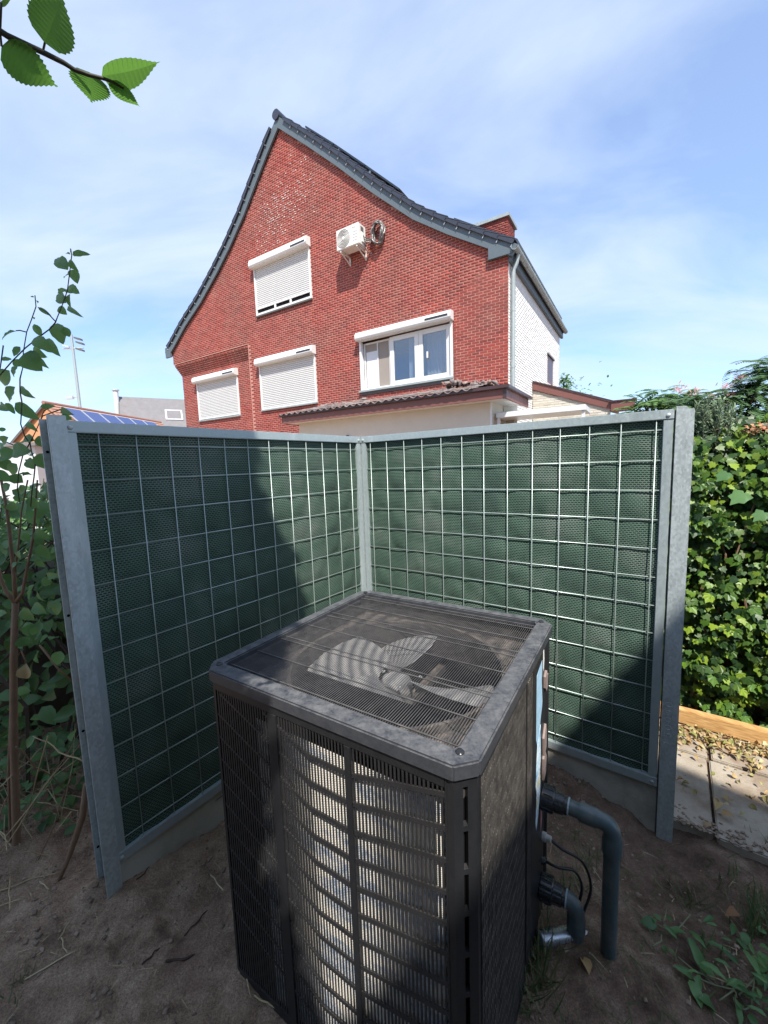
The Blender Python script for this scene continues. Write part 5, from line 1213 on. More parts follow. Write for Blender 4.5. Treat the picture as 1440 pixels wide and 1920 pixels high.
# ------------------------------------------------------------------ far buildings on the left
def far_house():
    h = thing('orange_house', 'far orange brick house with red tiles and blue solar panels on its roof', 'house', (-22, 34, -.33))
    F = Frame((-22.7, 28.0), (1, -.02), (-.062, -.998))        # a right, b toward the viewer; ridge runs back
    rz, ez, hw, dp = 6.58, 3.6, 3.3, 13.0
    MB().prism(F, [(-hw * .9, -.33), (hw * .9, -.33), (hw * .9, ez), (0, rz - .1), (-hw * .9, ez)], -dp, -.15).build('wall', M['orange_brick'], h)
    for sg in (1, -1):
        MB().prism(F, [(0, rz), (sg * hw, ez - .15), (sg * hw, ez - .30), (0, rz - .16)], -dp, 0).build('roof', M['far_tile'].copy() if 0 else M['far_tile'], h)
    MB().tube([F(0, .05, rz + .02), F(0, -dp, rz + .02)], .13, 8).build('ridge', M['far_tile'], h)
    MB().prism(F, [(0, rz - .02), (-hw, ez - .2), (-hw, ez - .38), (0, rz - .2)], .0, .06).build('verge_board', M['reveal'], h)
    # courses of tiles on the visible slope
    sx, sz = hw / math.hypot(hw, rz - ez + .15), -(rz - ez + .15) / math.hypot(hw, rz - ez + .15)
    L = math.hypot(hw, rz - ez + .15)
    for k in range(14):
        d0 = L * k / 14; d1 = L * (k + 1) / 14
        MB().prism(F, [(sx * d0 + .02, rz + sz * d0 + .02), (sx * d1 + .05, rz + sz * d1 + .075), (sx * d1 + .05, rz + sz * d1 + .02), (sx * d0, rz + sz * d0)], -dp, -.02).build('tile_course', M['far_tile'], h)
    nx, nz = -sz, sx
    def pan(u0, u1, b0, b1):
        q = lambda u, e: (sx * u + nx * e, rz + sz * u + nz * e)
        MB().prism(F, [q(u0, .10), q(u1, .10), q(u1, .16), q(u0, .16)], -b1, -b0).build('panel_frame', M['alu'], h)
        MB().prism(F, [q(u0 + .07, .161), q(u1 - .07, .161), q(u1 - .07, .17), q(u0 + .07, .17)], -b1 + .07, -b0 - .07).build('solar_panel', M['solar'], h)
    for i in range(6): pan(.35, 1.95, .9 + 1.75 * i, 2.58 + 1.75 * i)
    for i in (2, 3, 5, 6): pan(1.97, 3.4, .9 + 1.75 * i, 2.58 + 1.75 * i)
far_house()
def grey_house():
    h = thing('slate_house', 'far house with a grey slate roof, a skylight and a brick chimney', 'house', (-27, 46, -.33))
    F = Frame((-28.13, 45.0), (.874, .486), (.486, -.874))
    rz, ez, hw, L = 10.0, 4.2, 5.2, 22.0
    F2 = Frame(F.o[:2], F.b[:2], F.a[:2])
    MB().prism(F2, [(-hw, -.33), (hw, -.33), (hw, ez), (0, rz - .1), (-hw, ez)], .1, L).build('wall', M['beige_far'], h)
    for sg in (1, -1):
        MB().prism(F2, [(0, rz), (sg * (hw + .3), ez - .3), (sg * (hw + .3), ez - .5), (0, rz - .2)], -.1, L + .2).build('roof', M['slate_far'], h)
    MB().prism(F2, [(0, rz + .03), (-(hw + .3), ez - .27), (-(hw + .3), ez - .5), (0, rz - .22)], -.2, -.101).build('verge_board', M['reveal'], h)
    MB().prism(F2, [(0, rz + .03), ((hw + .3), ez - .27), ((hw + .3), ez - .5), (0, rz - .22)], -.2, -.101).build('verge_board', M['reveal'], h)
    q = lambda u, e: (u * .668 + .744 * e, rz - u * .744 + .668 * e)
    MB().prism(F2, [q(2.0, .0), q(3.6, .0), q(3.6, .12), q(2.0, .12)], 4.1, 5.8).build('skylight', M['alu'], h)
    MB().prism(F2, [q(2.15, .121), q(3.45, .121), q(3.45, .13), q(2.15, .13)], 4.25, 5.65).build('pane', M['slate_far'], h)
    c = MB().box(F2, -.1, 1.2, 7.4, 9.6, 8.6, 10.6).build('chimney', M['orange_brick'], h)
    MB().tube([F(8.4, .5, 10.5), F(8.4, .5, 11.2)], .16, 8).build('chimney_pot', M['reveal'], c)
    MB().tube([F(-.35, .6, 7.0), F(-.35, .6, 10.5)], .25, 10).build('flue_pipe', M['white_far'], h)
    MB().lathe(F(-.35, .6, 10.5), (0, 0, 1), [(0, .36), (.12, .36), (.2, .1)], 10).build('flue_cap', M['alu'], h)
grey_house()
def mast():
    h = thing('floodlight_mast', 'tall pale floodlight mast behind the far roofs', 'mast', (-43.5, 60, -.33))
    MB().tube([(-43.46, 60, -.33), (-43.5, 60, 12), (-43.52, 60, 21.6)], [.24, .20, .14], 14).build('pole', M['zinc'], h, smooth=True)
    for k, (dx, z) in enumerate(((.9, 21.0), (1.1, 20.4), (1.0, 19.5), (-.8, 20.0))):
        MB().hexa([(-43.5 + dx - .45, 59.7, z), (-43.5 + dx + .45, 59.7, z - .28), (-43.5 + dx + .45, 60.3, z - .28), (-43.5 + dx - .45, 60.3, z), (-43.5 + dx - .45, 59.7, z + .22), (-43.5 + dx + .4, 59.7, z - .02), (-43.5 + dx + .4, 60.3, z - .02), (-43.5 + dx - .45, 60.3, z + .22)]).build('floodlight', M['reveal'] if dx > 0 else M['alu'], h)
    MB().tube([(-45.0, 60, 19.7), (-42.0, 60, 19.7)], .09, 6).build('crossbar', M['alu'], h)
    MB().tube([(-45.1, 60, 12.9), (-43.4, 60, 13.0)], .07, 6).build('camera_arm', M['alu'], h)
    MB().box(WORLD, -45.3, -44.3, 59.8, 60.2, 12.7, 13.1).build('camera_housing', M['alu'], h)
mast()
sh = thing('white_shed', 'long white flat roofed shed behind the left undergrowth', 'shed', (-15, 16, -.33))
MB().box(WORLD, -22, -12.7, 15, 19, -.33, 2.75).build('wall', M['white_far'], sh)
MB().box(WORLD, -22.2, -12.5, 14.8, 19.2, 2.751, 2.87).build('roof', M['slate_far'], sh)

# ------------------------------------------------------------------ neighbouring house and beech behind the viewer (they cast the shade)
nb = thing('gabled_house', 'narrow dark brick house with a steep gable standing behind the viewer', 'house', (2.3, -6, -.33))
FN = Frame((2.36, -3.5), (1, 0), (0, 1))
prof = [(-2.1, -.33), (1.7, -.33), (1.7, 5.5), (.0, 8.42 - .14), (-2.1, 5.7)]
MB().prism(FN, prof, -9, 0).build('wall', M['dark_brick'], nb)  # inferred from its shadow; width and dark walls set for the shaded light
MB().prism(FN, [(0, 8.42), (-2.3, 8.42 - 2.3 * 1.22), (-2.3, 8.2 - 2.3 * 1.22), (0, 8.2)], -9.1, .02).build('roof', M['roof_tile_dark'], nb)
MB().prism(FN, [(0, 8.42), (1.9, 8.42 - 1.9 * 1.62), (1.9, 8.2 - 1.9 * 1.62), (0, 8.2)], -9.1, .02).build('roof', M['roof_tile_dark'], nb)
for a0, a1, z0, z1 in ((-1.7, -.6, 1.0, 2.6), (.3, 1.3, 1.0, 2.6), (-.6, .6, 3.9, 5.3)):
    f = MB().box(FN, a0, a1, -.02, .012, z0, z1).build('window', M['pvc'], nb)
    MB().box(FN, a0 + .08, a1 - .08, .0125, .016, z0 + .08, z1 - .08).build('pane', M['solar_black'], f)

OV = leaf_base('ovate', 5, .18, .12)
bh = thing('added_hedge', 'unseen dark hedge added behind the viewer to dim the low light', 'hedge', (0, -2.9, -.33))  # unseen hedge, added to keep low light off the shaded fronts
MB().box(WORLD, -6, 6, -3.3, -2.75, -.33, 1.75).build('shade_core', M['bark_dark'], bh)
ms = [basis((random.uniform(-6, 6), -2.72 + random.gauss(0, .06), random.uniform(-.3, 1.9)), (random.gauss(0, 1), random.gauss(0, .4), random.gauss(-.3, .8)), (random.gauss(0, .5), 1, random.uniform(0, .8)), .1, .065, .1) for _ in range(7000)]
merge_mesh('foliage', OV, ms, M['leaf_dark'], bh)
beech = thing('beech_tree', 'beech whose toothed leafy branch hangs into the upper corner of the sky', 'tree', (-1.9, -1.3, -.3))
MB().tube([(-1.9, -1.3, -.4), (-1.88, -1.28, 1.2), (-1.75, -1.2, 3.0), (-1.6, -1.1, 5.0), (-1.55, -1.05, 7.0)], [.17, .14, .11, .07, .02], 12).build('trunk', M['bark_dark'], beech, smooth=True)
b = MB()
for k in range(26):
    z = random.uniform(1.6, 6.6); an = random.uniform(0, 6.28); r = random.uniform(.6, 1.1)
    p0 = Vector((-1.8 + .04 * z, -1.25, z)); p2 = p0 + Vector((math.cos(an) * r, math.sin(an) * r * .7, random.uniform(.1, .6)))
    b.tube([p0, (p0 + p2) / 2 + Vector((0, 0, .12)), p2], [.03, .018, .006], 5)
b.build('limbs', M['bark_dark'], beech)
ms = []
def crown_ok(x, y, z):
    # right hand outline of the crown, a little ragged
    zz = z + (y + 1.0) * 1.397; xx = x + (y + 1.0) * .169     # where its shade crosses y = -1
    edge = np.interp(zz, [2.4, 2.75, 3.0, 3.4, 3.85, 4.3, 5.0, 5.6, 6.0, 6.3, 7.2], [.22, .06, -.05, -.08, -.09, -.03, .05, .01, -.10, -.20, -.9])
    edge += .045 * math.sin(zz * 9) + .03 * math.sin(zz * 23 + y * 7)
    return xx < edge
while len(ms) < 20000:
    x, y, z = random.uniform(-2.4, .35), random.uniform(-1.95, -.45), random.uniform(1.9, 6.9)
    if ((x + 1.0) / 1.3) ** 4 + ((z - 4.1) / 3.0) ** 4 + ((y + 1.2) / .8) ** 4 > 1 or not crown_ok(x, y, z): continue
    d = Vector((random.gauss(0, 1), random.gauss(0, 1), random.gauss(-.2, .5))); nn = Vector((random.gauss(0, .5), random.gauss(0, .5) - .4, 1))
    L = random.uniform(.075, .125)
    ms.append(basis((x, y, z), d, nn, L, L * .72, L))
merge_mesh('crown', OV, ms, M['leaf_beech'], beech)
bp = [Vector(p) for p in BEECH_STEM]
r0 = bp[0]
br_ = MB().tube([(-1.72, -1.15, 3.1), (-1.2, -.5, 2.7), (-.75, .05, 2.3)] + [tuple(r0 + Vector((-.06, -.05, .03)))] + BEECH_STEM, [.016, .011, .007, .0035] + [.0026, .0024, .0024, .0022, .0020, .0018, .0017, .0015, .0013, .0010], 8).build('branch', M['stem'], beech, smooth='all')
SER = leaf_base('round', 26, .10, .10, .052)
def veined(base):   # raise the side veins a little by pleating
    V, Fs = base
    return V, Fs
nmr = Vector((.45, -.75, -.35))
for k, q in enumerate(BEECH_LEAF):
    p0, p1, w = Vector(q[:3]), Vector(q[3:6]), q[6]
    nrm_ = Vector(q[7:10]) + Vector((random.uniform(-.15, .15), random.uniform(-.15, .15), random.uniform(-.2, .1)))
    d = p1 - p0
    lm = mesh_from('leaf', SER, M['leaf_beech'], False)
    place('leaf', lm, br_, basis(p0, d, nrm_, d.length, w, d.length * .8))
    j = min(bp, key=lambda t: (t - p0).length)
    if (j - p0).length > .003: MB().tube([j, p0], .0009, 5).build('leaf_stalk', M['stem'], br_)

# ------------------------------------------------------------------ paving, timber edge and dry leaves on the far right
pv = structure(bpy.data.objects.new('paving', None)); COL.objects.link(pv)
for a0, a1, b0, b1, dz in ((1.50, 2.132, -.73, -.10, 0), (2.146, 2.77, -.735, -.085, -.004), (2.79, 3.4, -.73, -.09, .002), (3.42, 4.0, -.73, -.09, -.003), (1.50, 2.14, -1.36, -.752, -.004), (2.16, 2.78, -1.36, -.752, .001), (2.80, 3.42, -1.36, -.752, -.003)):
    MB().box(FR, a0, a1, b0, b1, -.40, -.326 + dz).build('slab', M['slab'], pv, .006)
tm = tag(MB().box(FR, 1.50, 4.2, -1.115, -1.055, -.315, -.215).build('timber_edging', M['timber'], None, .004), 'fresh pine board edging the ground at the foot of the ivy', 'edging')
lbase = leaf_base('ovate', 4, .5, .35)
ms = []
for k in range(1100):
    a = random.uniform(1.9, 3.6); b_ = -1.0 + abs(random.gauss(0, .11)) - .03
    if random.random() < .12: b_ = random.uniform(-.85, -.3)
    p = FR(a, b_, -.318 + random.uniform(0, .028)); L = random.uniform(.018, .05)
    ms.append(basis(p, (random.gauss(0, 1), random.gauss(0, 1), random.gauss(0, .25)), (random.gauss(0, .5), random.gauss(0, .5), 1), L, L * .6, L))
merge_mesh('leaf_litter', lbase, ms, M['litter'])
for k, q in enumerate(FALLEN):
    lab = ['curled brown leaf on the soil near the bottom of the picture', 'tan dry leaf at the edge of the paving slabs', 'pale curled leaf in the gap between paving slabs', 'small crumpled leaf lying lower in the gap between slabs', 'pale torn leaf on the soil by the green weeds'][k]
    fz_ = max(gz(q[0], q[1]), q[2])
    o = place('fallen_leaf', mesh_from('fallen_leaf', lbase, M['litter'], True), None, basis((q[0], q[1], fz_ + .012), (random.gauss(0, 1), random.gauss(0, 1), .1), (.25, -.2, 1), q[3], q[3] * .6, q[3]))
    tag(o, lab, 'leaf', 'single dry leaves on the ground')

# ------------------------------------------------------------------ ivy hedge
ivy = thing('ivy_hedge', 'tall wall of glossy green ivy in full sun beside the right post', 'hedge', FR(2.6, -1.3, -.3))
MB().box(FR, .9, 4.6, -1.65, -1.48, -.34, 1.62).build('shade_core', M['bark_dark'], ivy)  # dark block standing for the shade deep inside the ivy
IVB = ivy_base()
ms = []
for k in range(23000):
    a = random.uniform(.95, 4.5); z = random.uniform(-.24, 1.86)
    th = .5 + .5 * math.sin(a * 9 + 3 * math.sin(z * 5)) * math.sin(z * 8 + 2 * math.sin(a * 4))
    if random.random() > .28 + 1.0 * th: continue
    b_ = -1.12 - random.random() ** 1.4 * .22 - (1 - th) * .13 + .05 * math.sin(a * 3.1 + z * 2.3)
    if z > 1.66: b_ -= (z - 1.66) * 1.2
    L = random.choice((.036, .045, .052, .062, .074)) * random.uniform(.85, 1.15) * (1.5 if random.random() < .03 else 1)
    x = -FR.a * random.gauss(0, .55) + Vector((0, 0, -1)) + FR.b * random.uniform(.0, .9)
    nn = FR.b + Vector((random.gauss(0, .5), random.gauss(0, .4), random.uniform(-.2, 1.7)))
    ms.append((basis(FR(a, b_, z), x, nn, L, L, L), a, b_, L, z))
def ivis(q):
    a, b_, L, z = q[1:]
    return (1 if 1.99 < a < 2.62 and z > -.2 else 0) * (b_ + 2) * L ** .6
ms.sort(key=ivis, reverse=True)
ime = mesh_from('leaf', IVB, M['leaf_ivy'])
for q in ms[:290]: place('leaf', ime, ivy, q[0])
merge_mesh('foliage', IVB, [q[0] for q in ms[290:]], M['leaf_ivy'], ivy)
st = MB()
for k in range(9):
    a = random.uniform(1.9, 3.0); p = FR(a, -1.3, -.3)
    st.tube([p, FR(a + random.gauss(0, .06), -1.27, .3), FR(a + random.gauss(0, .12), -1.25, .9), FR(a + random.gauss(0, .15), -1.28, 1.5)], [.01, .008, .006, .004], 5)
st.build('ivy_stems', M['bark'], ivy)
# big soft leaves near the top of the hedge
BL_ = (IVB[0], IVB[1])
for (a, z, L, w) in ((2.26, 1.30, .13, .12), (2.17, 1.43, .10, .09), (2.36, 1.18, .10, .09)):
    p = FR(a, -1.04, z + .05)
    o = place('leaf', mesh_from('leaf', BL_, M['leaf_vine'], True), ivy, basis(p, FR.a * -.5 + Vector((0, 0, -.5)) + FR.b * .35, Vector((0, 0, 1)) + FR.b * .9, L, w, L))
# grey-green shrub growing above the hedge
LANC = leaf_base('lance', 3, .1, .12)
def fine_shrub(name, label, cat, cx, cb, z0, z1, rx, n, mat, L0, L1, group=None):
    t = thing(name, label, cat, FR(cx, cb, -.3), group)
    st = MB(); ms = []
    for k in range(max(10, n // 45)):
        a = cx + random.gauss(0, rx * .55); b_ = cb + random.gauss(0, .06)
        top = z0 + (z1 - z0) * random.uniform(.55, 1.0) * max(.35, 1 - ((a - cx) / (rx * 1.5)) ** 2)
        p0 = FR(cx + (a - cx) * .5, cb - .12, z0 - .35); p1 = FR(cx + (a - cx) * .7, b_, z0); p2 = FR(a, b_, top)
        st.tube([p0, p1, p2], [.006, .004, .0015], 5)
        for i in range(45):
            u = random.random() ** .8; p = p1.lerp(p2, u); d = (p2 - p1).normalized() * .9 + Vector((random.gauss(0, .7), random.gauss(0, .7), random.gauss(.1, .4)))
            L = random.uniform(L0, L1); ms.append(basis(p, d, (random.gauss(0, .4), random.gauss(-.5, .4), 1), L, L * .22, L))
    st.build('stems', M['stem'], t); merge_mesh('foliage', LANC, ms, mat, t)
    return t
fine_shrub('grey_shrub', 'fine leaved grey-green shrub rising over the top of the ivy beside the post', 'shrub', 2.10, -1.44, 1.60, 2.0, .21, 3600, M['leaf_grey'], .03, .06)
fine_shrub('bushy_shrub', 'mixed green shrub behind the ivy at the picture edge', 'shrub', 2.55, -1.55, 1.4, 1.90, .30, 2200, M['leaf_weed'], .04, .08)
fl_ = thing('coral_flowers', 'cluster of coral pink flowers above the hedge at the picture edge', 'flowers', FR(2.40, -1.4, 1.6))
ms = [basis(FR(2.33 + random.gauss(.05, .07), -1.38 + random.gauss(0, .03), 1.765 + random.gauss(0, .016)), (random.gauss(0, 1), random.gauss(0, 1), random.gauss(0, .6)), (0, -.3, 1), .03, .02, .03) for _ in range(110)]
merge_mesh('petals', OV, ms, M['flower_orange'], fl_)
MB().tube([FR(2.36, -1.42, 1.3), FR(2.38, -1.39, 1.76)], .004, 5).build('stem', M['stem'], fl_)

# ------------------------------------------------------------------ feathery trees beyond the hedge
LFT = leaf_base('lance', 2, .05, .05)
def feather_tree(label, clusters, mat, trunk, n=15):
    t = thing('feathery_tree', label, 'tree', trunk, 'feathery trees beyond the hedge')
    tv = Vector(trunk); tr = MB(); ms = []
    cen = sum((Vector(c[:3]) for c in clusters), Vector()) / len(clusters)
    fork = tv.lerp(cen, .55)
    tr.tube([tv, tv.lerp(fork, .5) + Vector((.08, 0, 0)), fork], [.11, .09, .07], 9)
    for cx, cy, cz, r in clusters:
        c = Vector((cx, cy, cz)); tr.tube([fork, fork.lerp(c, .5) + Vector((0, 0, -.05)), c], [.045, .025, .01], 6)
        for k in range(n):
            an = random.uniform(0, 6.28); el = random.uniform(-.5, .75)
            d = Vector((math.cos(an) * math.cos(el), math.sin(an) * math.cos(el), math.sin(el)))
            L = r * random.uniform(.75, 1.25); s_ = c + d * r * .15 + Vector((random.gauss(0, r * .2), random.gauss(0, r * .35), random.gauss(0, r * .15)))
            side = d.cross(Vector((0, 0, 1))).normalized()
            for i in range(11):
                u = (i + 1) / 11; p = s_ + d * L * u + Vector((0, 0, -.38 * L * u * u))
                for sg in (1, -1):
                    dd = side * sg + d * .45 + Vector((0, 0, -.25)); ll = L * .38 * (1 - .5 * abs(u - .4))
                    ms.append(basis(p, dd, (random.gauss(0, .3), -.5, 1), ll, ll * .34, ll))
    tr.build('trunk', M['bark_dark'], t, smooth=True)
    merge_mesh('crown', LFT, ms, mat, t)
    return t
feather_tree('dark feathery leaved tree with pink blossoms at the picture edge beyond the ivy hedge', ALBIZIA, M['leaf_albizia'], (6.1, 7.4, -.33), 24)
feather_tree('paler feathery leaved tree behind the lean-to end and right post', ALBIZIA2, M['leaf_albizia2'], (5.3, 8.4, -.33), 26)
for q in BLOSSOM:
    ms = [basis(Vector(q) + Vector((random.gauss(0, .045), random.gauss(0, .04), random.gauss(0, .03))), (random.gauss(0, 1), random.gauss(0, 1), random.gauss(.6, .6)), (0, -.4, 1), .09, .02, .09) for _ in range(26)]
    o = merge_mesh('blossom', LFT, ms, M['blossom'], bpy.data.objects['feathery_tree'])
ft = thing('distant_tree', 'treetop peeking over the lean-to roof beside the white wall', 'tree', (8.6, 20, -.33))
MB().tube([(8.9, 20, -.33), (8.95, 20, 3.0), (9.0, 20, 5.0)], [.18, .13, .05], 8).build('trunk', M['bark_dark'], ft)
ms = [basis(Vector(q[:3]) + Vector((random.gauss(0, q[3] * .6), random.gauss(0, q[3] * .6), random.gauss(0, q[3] * .6))), (random.gauss(0, 1), random.gauss(0, 1), random.gauss(0, .6)), (random.gauss(0, .5), -.5, 1), .16, .09, .16) for q in FARTOP for _ in range(70)]
ms += [basis((8.9 + random.gauss(0, .6), 20 + random.gauss(0, .6), 4.2 + random.gauss(0, .6)), (random.gauss(0, 1), random.gauss(0, 1), random.gauss(0, .6)), (random.gauss(0, .5), -.5, 1), .16, .09, .16) for _ in range(300)]
merge_mesh('crown', OV, ms, M['leaf_albizia2'], ft)

# ------------------------------------------------------------------ the leafy left side: undergrowth, sapling, climbing shoots
und = thing('undergrowth', 'dark tangle of bushes behind the sapling and the leaning post', 'bush', (-2.2, 2.6, -.2))
ms = []
BIG = leaf_base('ovate', 4, .2, .15)
for k in range(9500):
    x = random.uniform(-4.2, -1.42); y = random.uniform(1.95, 4.2)
    top = 1.50 + .16 * math.sin(x * 3.1) + .12 * math.sin(y * 4 + x) - .25 * max(0, -x - 2.8)
    if x > -1.36 - .62 * (y - 1.6) * .0 - (y - 1.55) * .30 and y < 3.2: continue
    z = -.2 + (top + .2) * random.random() ** .75
    hole = math.sin(x * 5 + z * 3) * math.sin(z * 6 + y * 2) + .55 * random.random()
    if hole < -.25 or (z < .25 and random.random() < .35): continue
    L = random.choice((.05, .07, .09, .11)) * random.uniform(.8, 1.2)
    ms.append(basis((x, y, z), (random.gauss(0, .8), random.gauss(-.4, .7), random.gauss(-.4, .5)), (random.gauss(0, .5), random.gauss(-.7, .4), random.uniform(.1, 1.2)), L, L * .58, L))
merge_mesh('foliage', BIG, ms, M['leaf_dark'], und)
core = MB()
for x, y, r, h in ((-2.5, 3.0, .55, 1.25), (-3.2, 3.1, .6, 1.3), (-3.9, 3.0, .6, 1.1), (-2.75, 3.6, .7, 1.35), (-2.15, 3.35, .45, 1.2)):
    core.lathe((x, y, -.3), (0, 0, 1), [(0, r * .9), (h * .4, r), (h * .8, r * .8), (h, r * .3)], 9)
core.build('shade_core', M['bark_dark'], und, stuff=True)  # dark solids added as the deep shade inside the bushes
st = MB()
for k in range(60):
    x = random.uniform(-3.4, -1.62); y = random.uniform(2.0, 3.4); z0 = gz(x, y) - .05
    p = [(x, y, z0), (x + random.gauss(0, .12), y + random.gauss(0, .1), .4), (x + random.gauss(0, .25), y + random.gauss(0, .2), 1.0), (x + random.gauss(0, .3), y + random.gauss(0, .2), 1.45)]
    st.tube(p, [.011, .009, .006, .003], 5)
st.build('stems', M['bark_dark'], und)
sap = thing('sapling', 'slim forked sapling with tan bark in front of the dark undergrowth', 'sapling', (-1.84, 1.75, -.25))
for k, p in enumerate(SAPLING):
    pts = [q[:3] for q in p]; rs = [q[3] * 1.0 for q in p]
    # the extension below ground of the main stems
    if k in (0, 4): pts = [(pts[0][0], pts[0][1], pts[0][2] - .1)] + pts; rs = [rs[0]] + rs
    MB().tube(pts, rs, 9).build('trunk' if k == 0 else 'branch', M['bark'], sap, smooth='all')
VL = [mesh_from('leaf', leaf_base('ovate', 8, f, c, s_), M['leaf_vine'], True) for f, c, s_ in ((.22, .18, .0), (.12, .3, .03), (.32, .12, .0))]
shoots = thing('climbing_shoots', 'long leafy shoots reaching into the sky above the leaning post', 'climber', (-1.5, 1.7, -.2))
for p in VINE_STEMS:
    n = len(p); MB().tube(p, [.0024 if n < 8 else .0018] * (n // 2) + [.0024] * (n - n // 2 - 1) + [.0020], 6).build('stem', M['stem'], shoots, smooth='all')
for k, q in enumerate(VINE_LEAVES):
    p0, p1, w = Vector(q[:3]), Vector(q[3:6]), q[6]
    own = shoots if k < 51 else sap
    d = p1 - p0; view = (Vector((0, 0, EYE)) - p0).normalized()
    nn = Vector(q[7:10]) + Vector((random.gauss(0, .3), random.gauss(0, .25), random.gauss(.2, .3)))
    place('leaf', VL[k % 3], own, basis(p0, d, nn, d.length, max(w, d.length * .25), d.length))
for k in range(70):
    x, y, z = random.uniform(-2.1, -1.45), random.uniform(1.74, 2.05), random.uniform(.75, 1.78)
    if x > -1.43 - (y - 1.55) * .36: continue
    L = random.uniform(.05, .10)
    place('leaf', VL[k % 3], sap, basis((x, y, z), (random.gauss(0, .8), random.gauss(-.3, .6), random.gauss(-.5, .5)), (random.gauss(0, .5), -.6, random.uniform(.1, 1)), L, L * .62, L))
dl = place('dead_leaf', mesh_from('dead_leaf', lbase, M['litter'], True), sap, basis(Vector(DEAD[:3]), Vector(DEAD[3:]) - Vector(DEAD[:3]), (.4, -.8, .2), .085, .055, .085))
dl['label'] = 'shrivelled brown leaf hanging from the trunk'
# low leafy plants at the foot of the undergrowth
ms = []
for k in range(260):
    x = random.uniform(-2.5, -1.62); y = random.uniform(1.78, 2.3)
    if x > -1.62 - (y - 1.75) * .3: continue
    L = random.uniform(.04, .08)
    ms.append(basis((x, y, gz(x, y) + random.uniform(.02, .4) * max(0.1, min(1, (-1.55 - x) * 2))), (random.gauss(0, 1), random.gauss(-.5, .7), random.gauss(0, .3)), (random.gauss(0, .4), -.4, 1), L, L * .6, L))
merge_mesh('ground_cover', BIG, ms, M['leaf_dark'])
tg = MB()
for k in range(90):
    x, y = random.uniform(-2.5, -1.55), random.uniform(1.72, 2.25)
    if x > -1.45 - (y - 1.55) * .33: continue
    an = random.uniform(0, 6.28); l = random.uniform(.15, .5); z = gz(x, y); e = random.uniform(.0, .7)
    p0 = Vector((x, y, z)); p2 = p0 + Vector((math.cos(an) * .6, math.sin(an) * .35, e)).normalized() * l
    if p2.x > -1.42 - (p2.y - 1.55) * .33: continue
    tg.tube([p0, p0.lerp(p2, .5) + Vector((random.gauss(0, .02), random.gauss(0, .02), .03)), p2], [.0026, .0022, .0012], 5)
tg.build('dead_stem_tangle', M['straw'], None, stuff=True)
# dry stalks, straws, twigs and the root
rt = tag(MB().tube(ROOT + [(ROOT[-1][0] - .05, ROOT[-1][1] - .03, -.26)], [.013, .014, .013, .011, .006], 9).build('root', M['bark'], None, smooth='all'), 'thick brown root running down into the soil beside the leaning post', 'root')
def wob(p0, p1, k=6, amp=.01):
    p0, p1 = Vector(p0), Vector(p1); ph = random.uniform(0, 6)
    return [p0.lerp(p1, i / k) + Vector((math.sin(ph + i * 1.3), math.cos(ph * 2 + i), math.sin(i * 1.7 + ph))) * amp * math.sin(math.pi * i / k) for i in range(k + 1)]
SL_ = ['longest pale stalk leaning against the undergrowth', 'brown bare stalk leaning beside the foot of the post', 'thin pale stalk crossing the longest one', 'short dry stalk by the sapling at the picture edge', 'dry stalk slanting down behind the sapling', 'bent dry stalk right of the sapling trunk', 'dry stalk by the post running up into the leaves', 'dry stalk low at the picture edge']
for k, q in enumerate(STALK):
    o = MB().tube(wob(q[:3], q[3:], 7, .007), [.0032] * 4 + [.0026] * 2 + [.0022, .0014], 6).build('dry_stalk', M['straw'] if k % 3 != 1 else M['bark'], None, smooth='all'); tag(o, SL_[k], 'stalk', 'dry stalks at the foot of the undergrowth')
ST_ = ['long pale straw lying on the soil at the picture edge', 'short upright pale straw near the picture edge', 'thin pale straw below the long one at the edge', 'long dull straw on the soil near the lower corner', 'forked small straw on the open soil', 'short straw beside the dull long one', 'pale straw leaning on the corner of the heat pump', 'long curved straw below the slatted front', 'short straw at the bottom foot of the heat pump', 'small dark straw by the foot of the sapling']
for k, q in enumerate(STRAW):
    p0, p1 = Vector(q[:3]), Vector(q[3:])
    p0.z = gz(p0.x, p0.y) + .008; p1.z = gz(p1.x, p1.y) + (.012 if k not in (1, 6) else .08)
    pts = wob(p0, p1, 7, .0025)
    for p in pts: p.z = max(p.z, gz(p.x, p.y) + .004)
    o = MB().tube(pts, .0026, 6).build('straw', M['straw'], None, smooth='all'); tag(o, ST_[k], 'straw', 'straws lying on the soil')
TW_ = ['dark crooked twig half buried in the open soil', 'thin dark twig near the corner of the heat pump', 'thin dark twig against the concrete board', 'dark root hair lying across the concrete board foot', 'short dark twig left of the crooked one', 'bare pale twig among the weeds', 'upright bare twig among the weeds', 'short twig by the upright pipe']
for k, q in enumerate(TWIG):
    p0, p1 = Vector(q[:3]), Vector(q[3:])
    pts = wob(p0, p1, 7, .006)
    for p in pts: p.z = gz(p.x, p.y) + .004
    o = MB().tube(pts, [.0045 if k == 0 else .0026] * 7 + [.001], 6).build('twig', M['twig'] if k < 5 else M['straw'], None, smooth='all'); tag(o, TW_[k], 'twig', 'twigs lying on the soil')

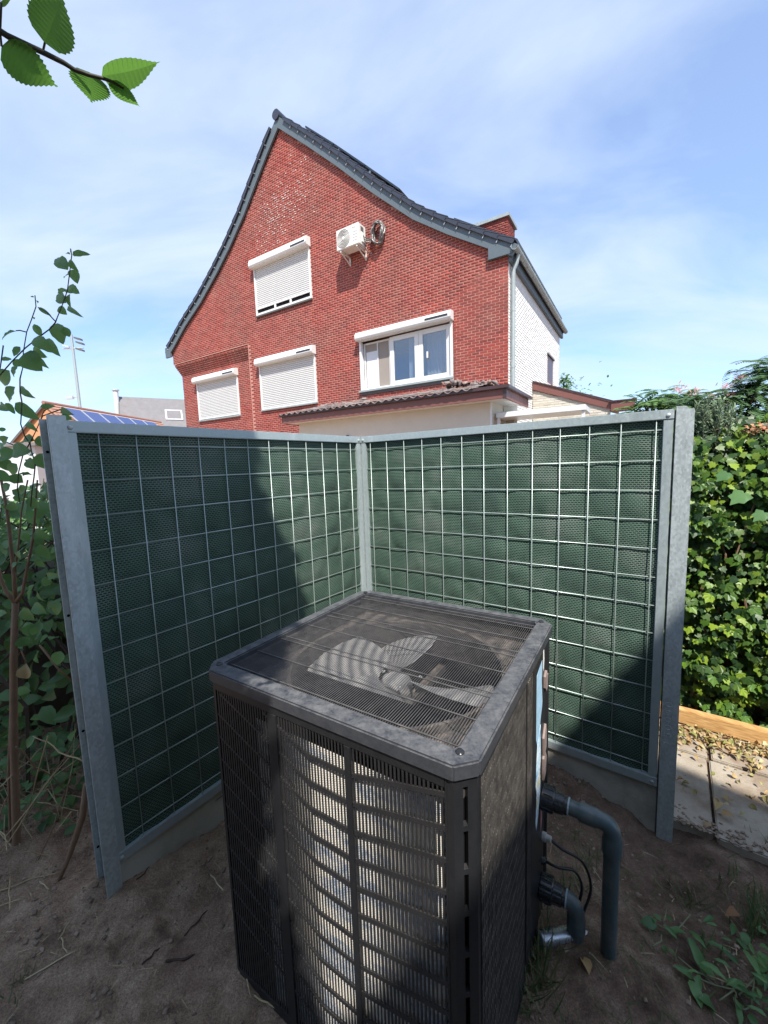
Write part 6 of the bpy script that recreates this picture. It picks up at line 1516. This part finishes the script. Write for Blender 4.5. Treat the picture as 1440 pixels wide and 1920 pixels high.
# ------------------------------------------------------------------ weeds and grass on the right
WDL = [mesh_from('leaf', leaf_base('ovate' if i else 'lance', 7, .2, .22, 0), M['leaf_weed'], True) for i in range(2)]
groups = [(lambda x, y: x < .98, 'weed with paired oval leaves nearest the long grey pipe'), (lambda x, y: True, 'sprawling broad leaved weed in the lower corner by the picture edge')]
def in_first(q): return q[1] > 1.32 - 0 if False else (q[0] < 1.02 and q[1] > 1.22)
wp = [thing('weed', 'weed with small paired oval leaves on the soil nearest the long grey pipe', 'weed', (.92, 1.38, -.28), 'broad leaved weeds on the soil'), thing('weed', 'sprawling weed with long leaves in the lower corner of the bare soil', 'weed', (1.1, 1.2, -.29), 'broad leaved weeds on the soil')]
for k, q in enumerate(WEEDLEAF):
    p0, p1, w = Vector(q[:3]), Vector(q[3:6]), q[6]
    p0.z = gz(p0.x, p0.y) + random.uniform(.015, .05); p1.z = gz(p1.x, p1.y) + random.uniform(.006, .04)
    d = p1 - p0
    place('leaf', WDL[k % 2], wp[0 if in_first(q) else 1], basis(p0, d, (random.gauss(0, .25), random.gauss(-.15, .25), 1), d.length * 1.1, max(w * .85, d.length * .25), d.length))
for p in WEEDSTEM:
    pts = [(x, y, gz(x, y) + .022) for x, y, z in p]
    MB().tube(pts, .0026, 6).build('stem', M['stem_light'], wp[0 if in_first(p[0]) else 1], smooth='all')
# extra leaves fill the corner clump
for k in range(46):
    x, y = 1.28 + random.gauss(0, .09), 1.20 + random.gauss(0, .10)
    z = gz(x, y) + random.uniform(.01, .09); L = random.uniform(.04, .085); an = random.uniform(0, 6.28)
    place('leaf', WDL[k % 2], wp[1], basis((x, y, z), (math.cos(an), math.sin(an), random.uniform(-.2, .35)), (random.gauss(0, .3), random.gauss(-.2, .3), 1), L, L * .28, L))
GB = ([(0, .5, 0), (0, -.5, 0), (.5, .4, .0), (.5, -.4, .0), (.85, .2, -.06), (.85, -.2, -.06), (1, 0, -.13)], [(0, 1, 3, 2), (2, 3, 5, 4), (4, 5, 6)])
ms = []
for q in TUFT:
    for k in range(int(q[4])):
        x, y = q[0] + random.gauss(0, .035), q[1] + random.gauss(0, .035); L = q[3] * random.uniform(.5, 1.1); an = random.uniform(0, 6.28); le = random.uniform(.25, 1.1)
        ms.append(basis((x, y, gz(x, y) - .004), (math.cos(an) * le, math.sin(an) * le, .8), (math.cos(an), math.sin(an), -.6), L, .0055, L))
for k in range(240):
    x, y = random.uniform(.55, 1.9), random.uniform(1.0, 2.1); an = random.uniform(0, 6.28); L = random.uniform(.03, .10)
    if float(paved(np.array(x), np.array(y))) > 0: continue
    ms.append(basis((x, y, gz(x, y) + .004), (math.cos(an), math.sin(an), random.uniform(0, .25)), (0, 0, 1), L, .004, L))
merge_mesh('grass_tufts', GB, ms, M['grass'])
ms = []
for k in range(230):
    x, y = (random.uniform(-2.4, -.75), random.uniform(1.0, 2.0)) if k % 3 else (random.uniform(.6, 1.9), random.uniform(1.0, 2.0)); an = random.uniform(0, 6.28); L = random.uniform(.02, .09)
    if float(paved(np.array(x), np.array(y))) > 0: continue
    ms.append(basis((x, y, gz(x, y) + .003), (math.cos(an), math.sin(an), random.uniform(-.05, .15)), (0, 0, 1), L, .0028, L))
merge_mesh('dry_grass_litter', GB, ms, M['straw'])
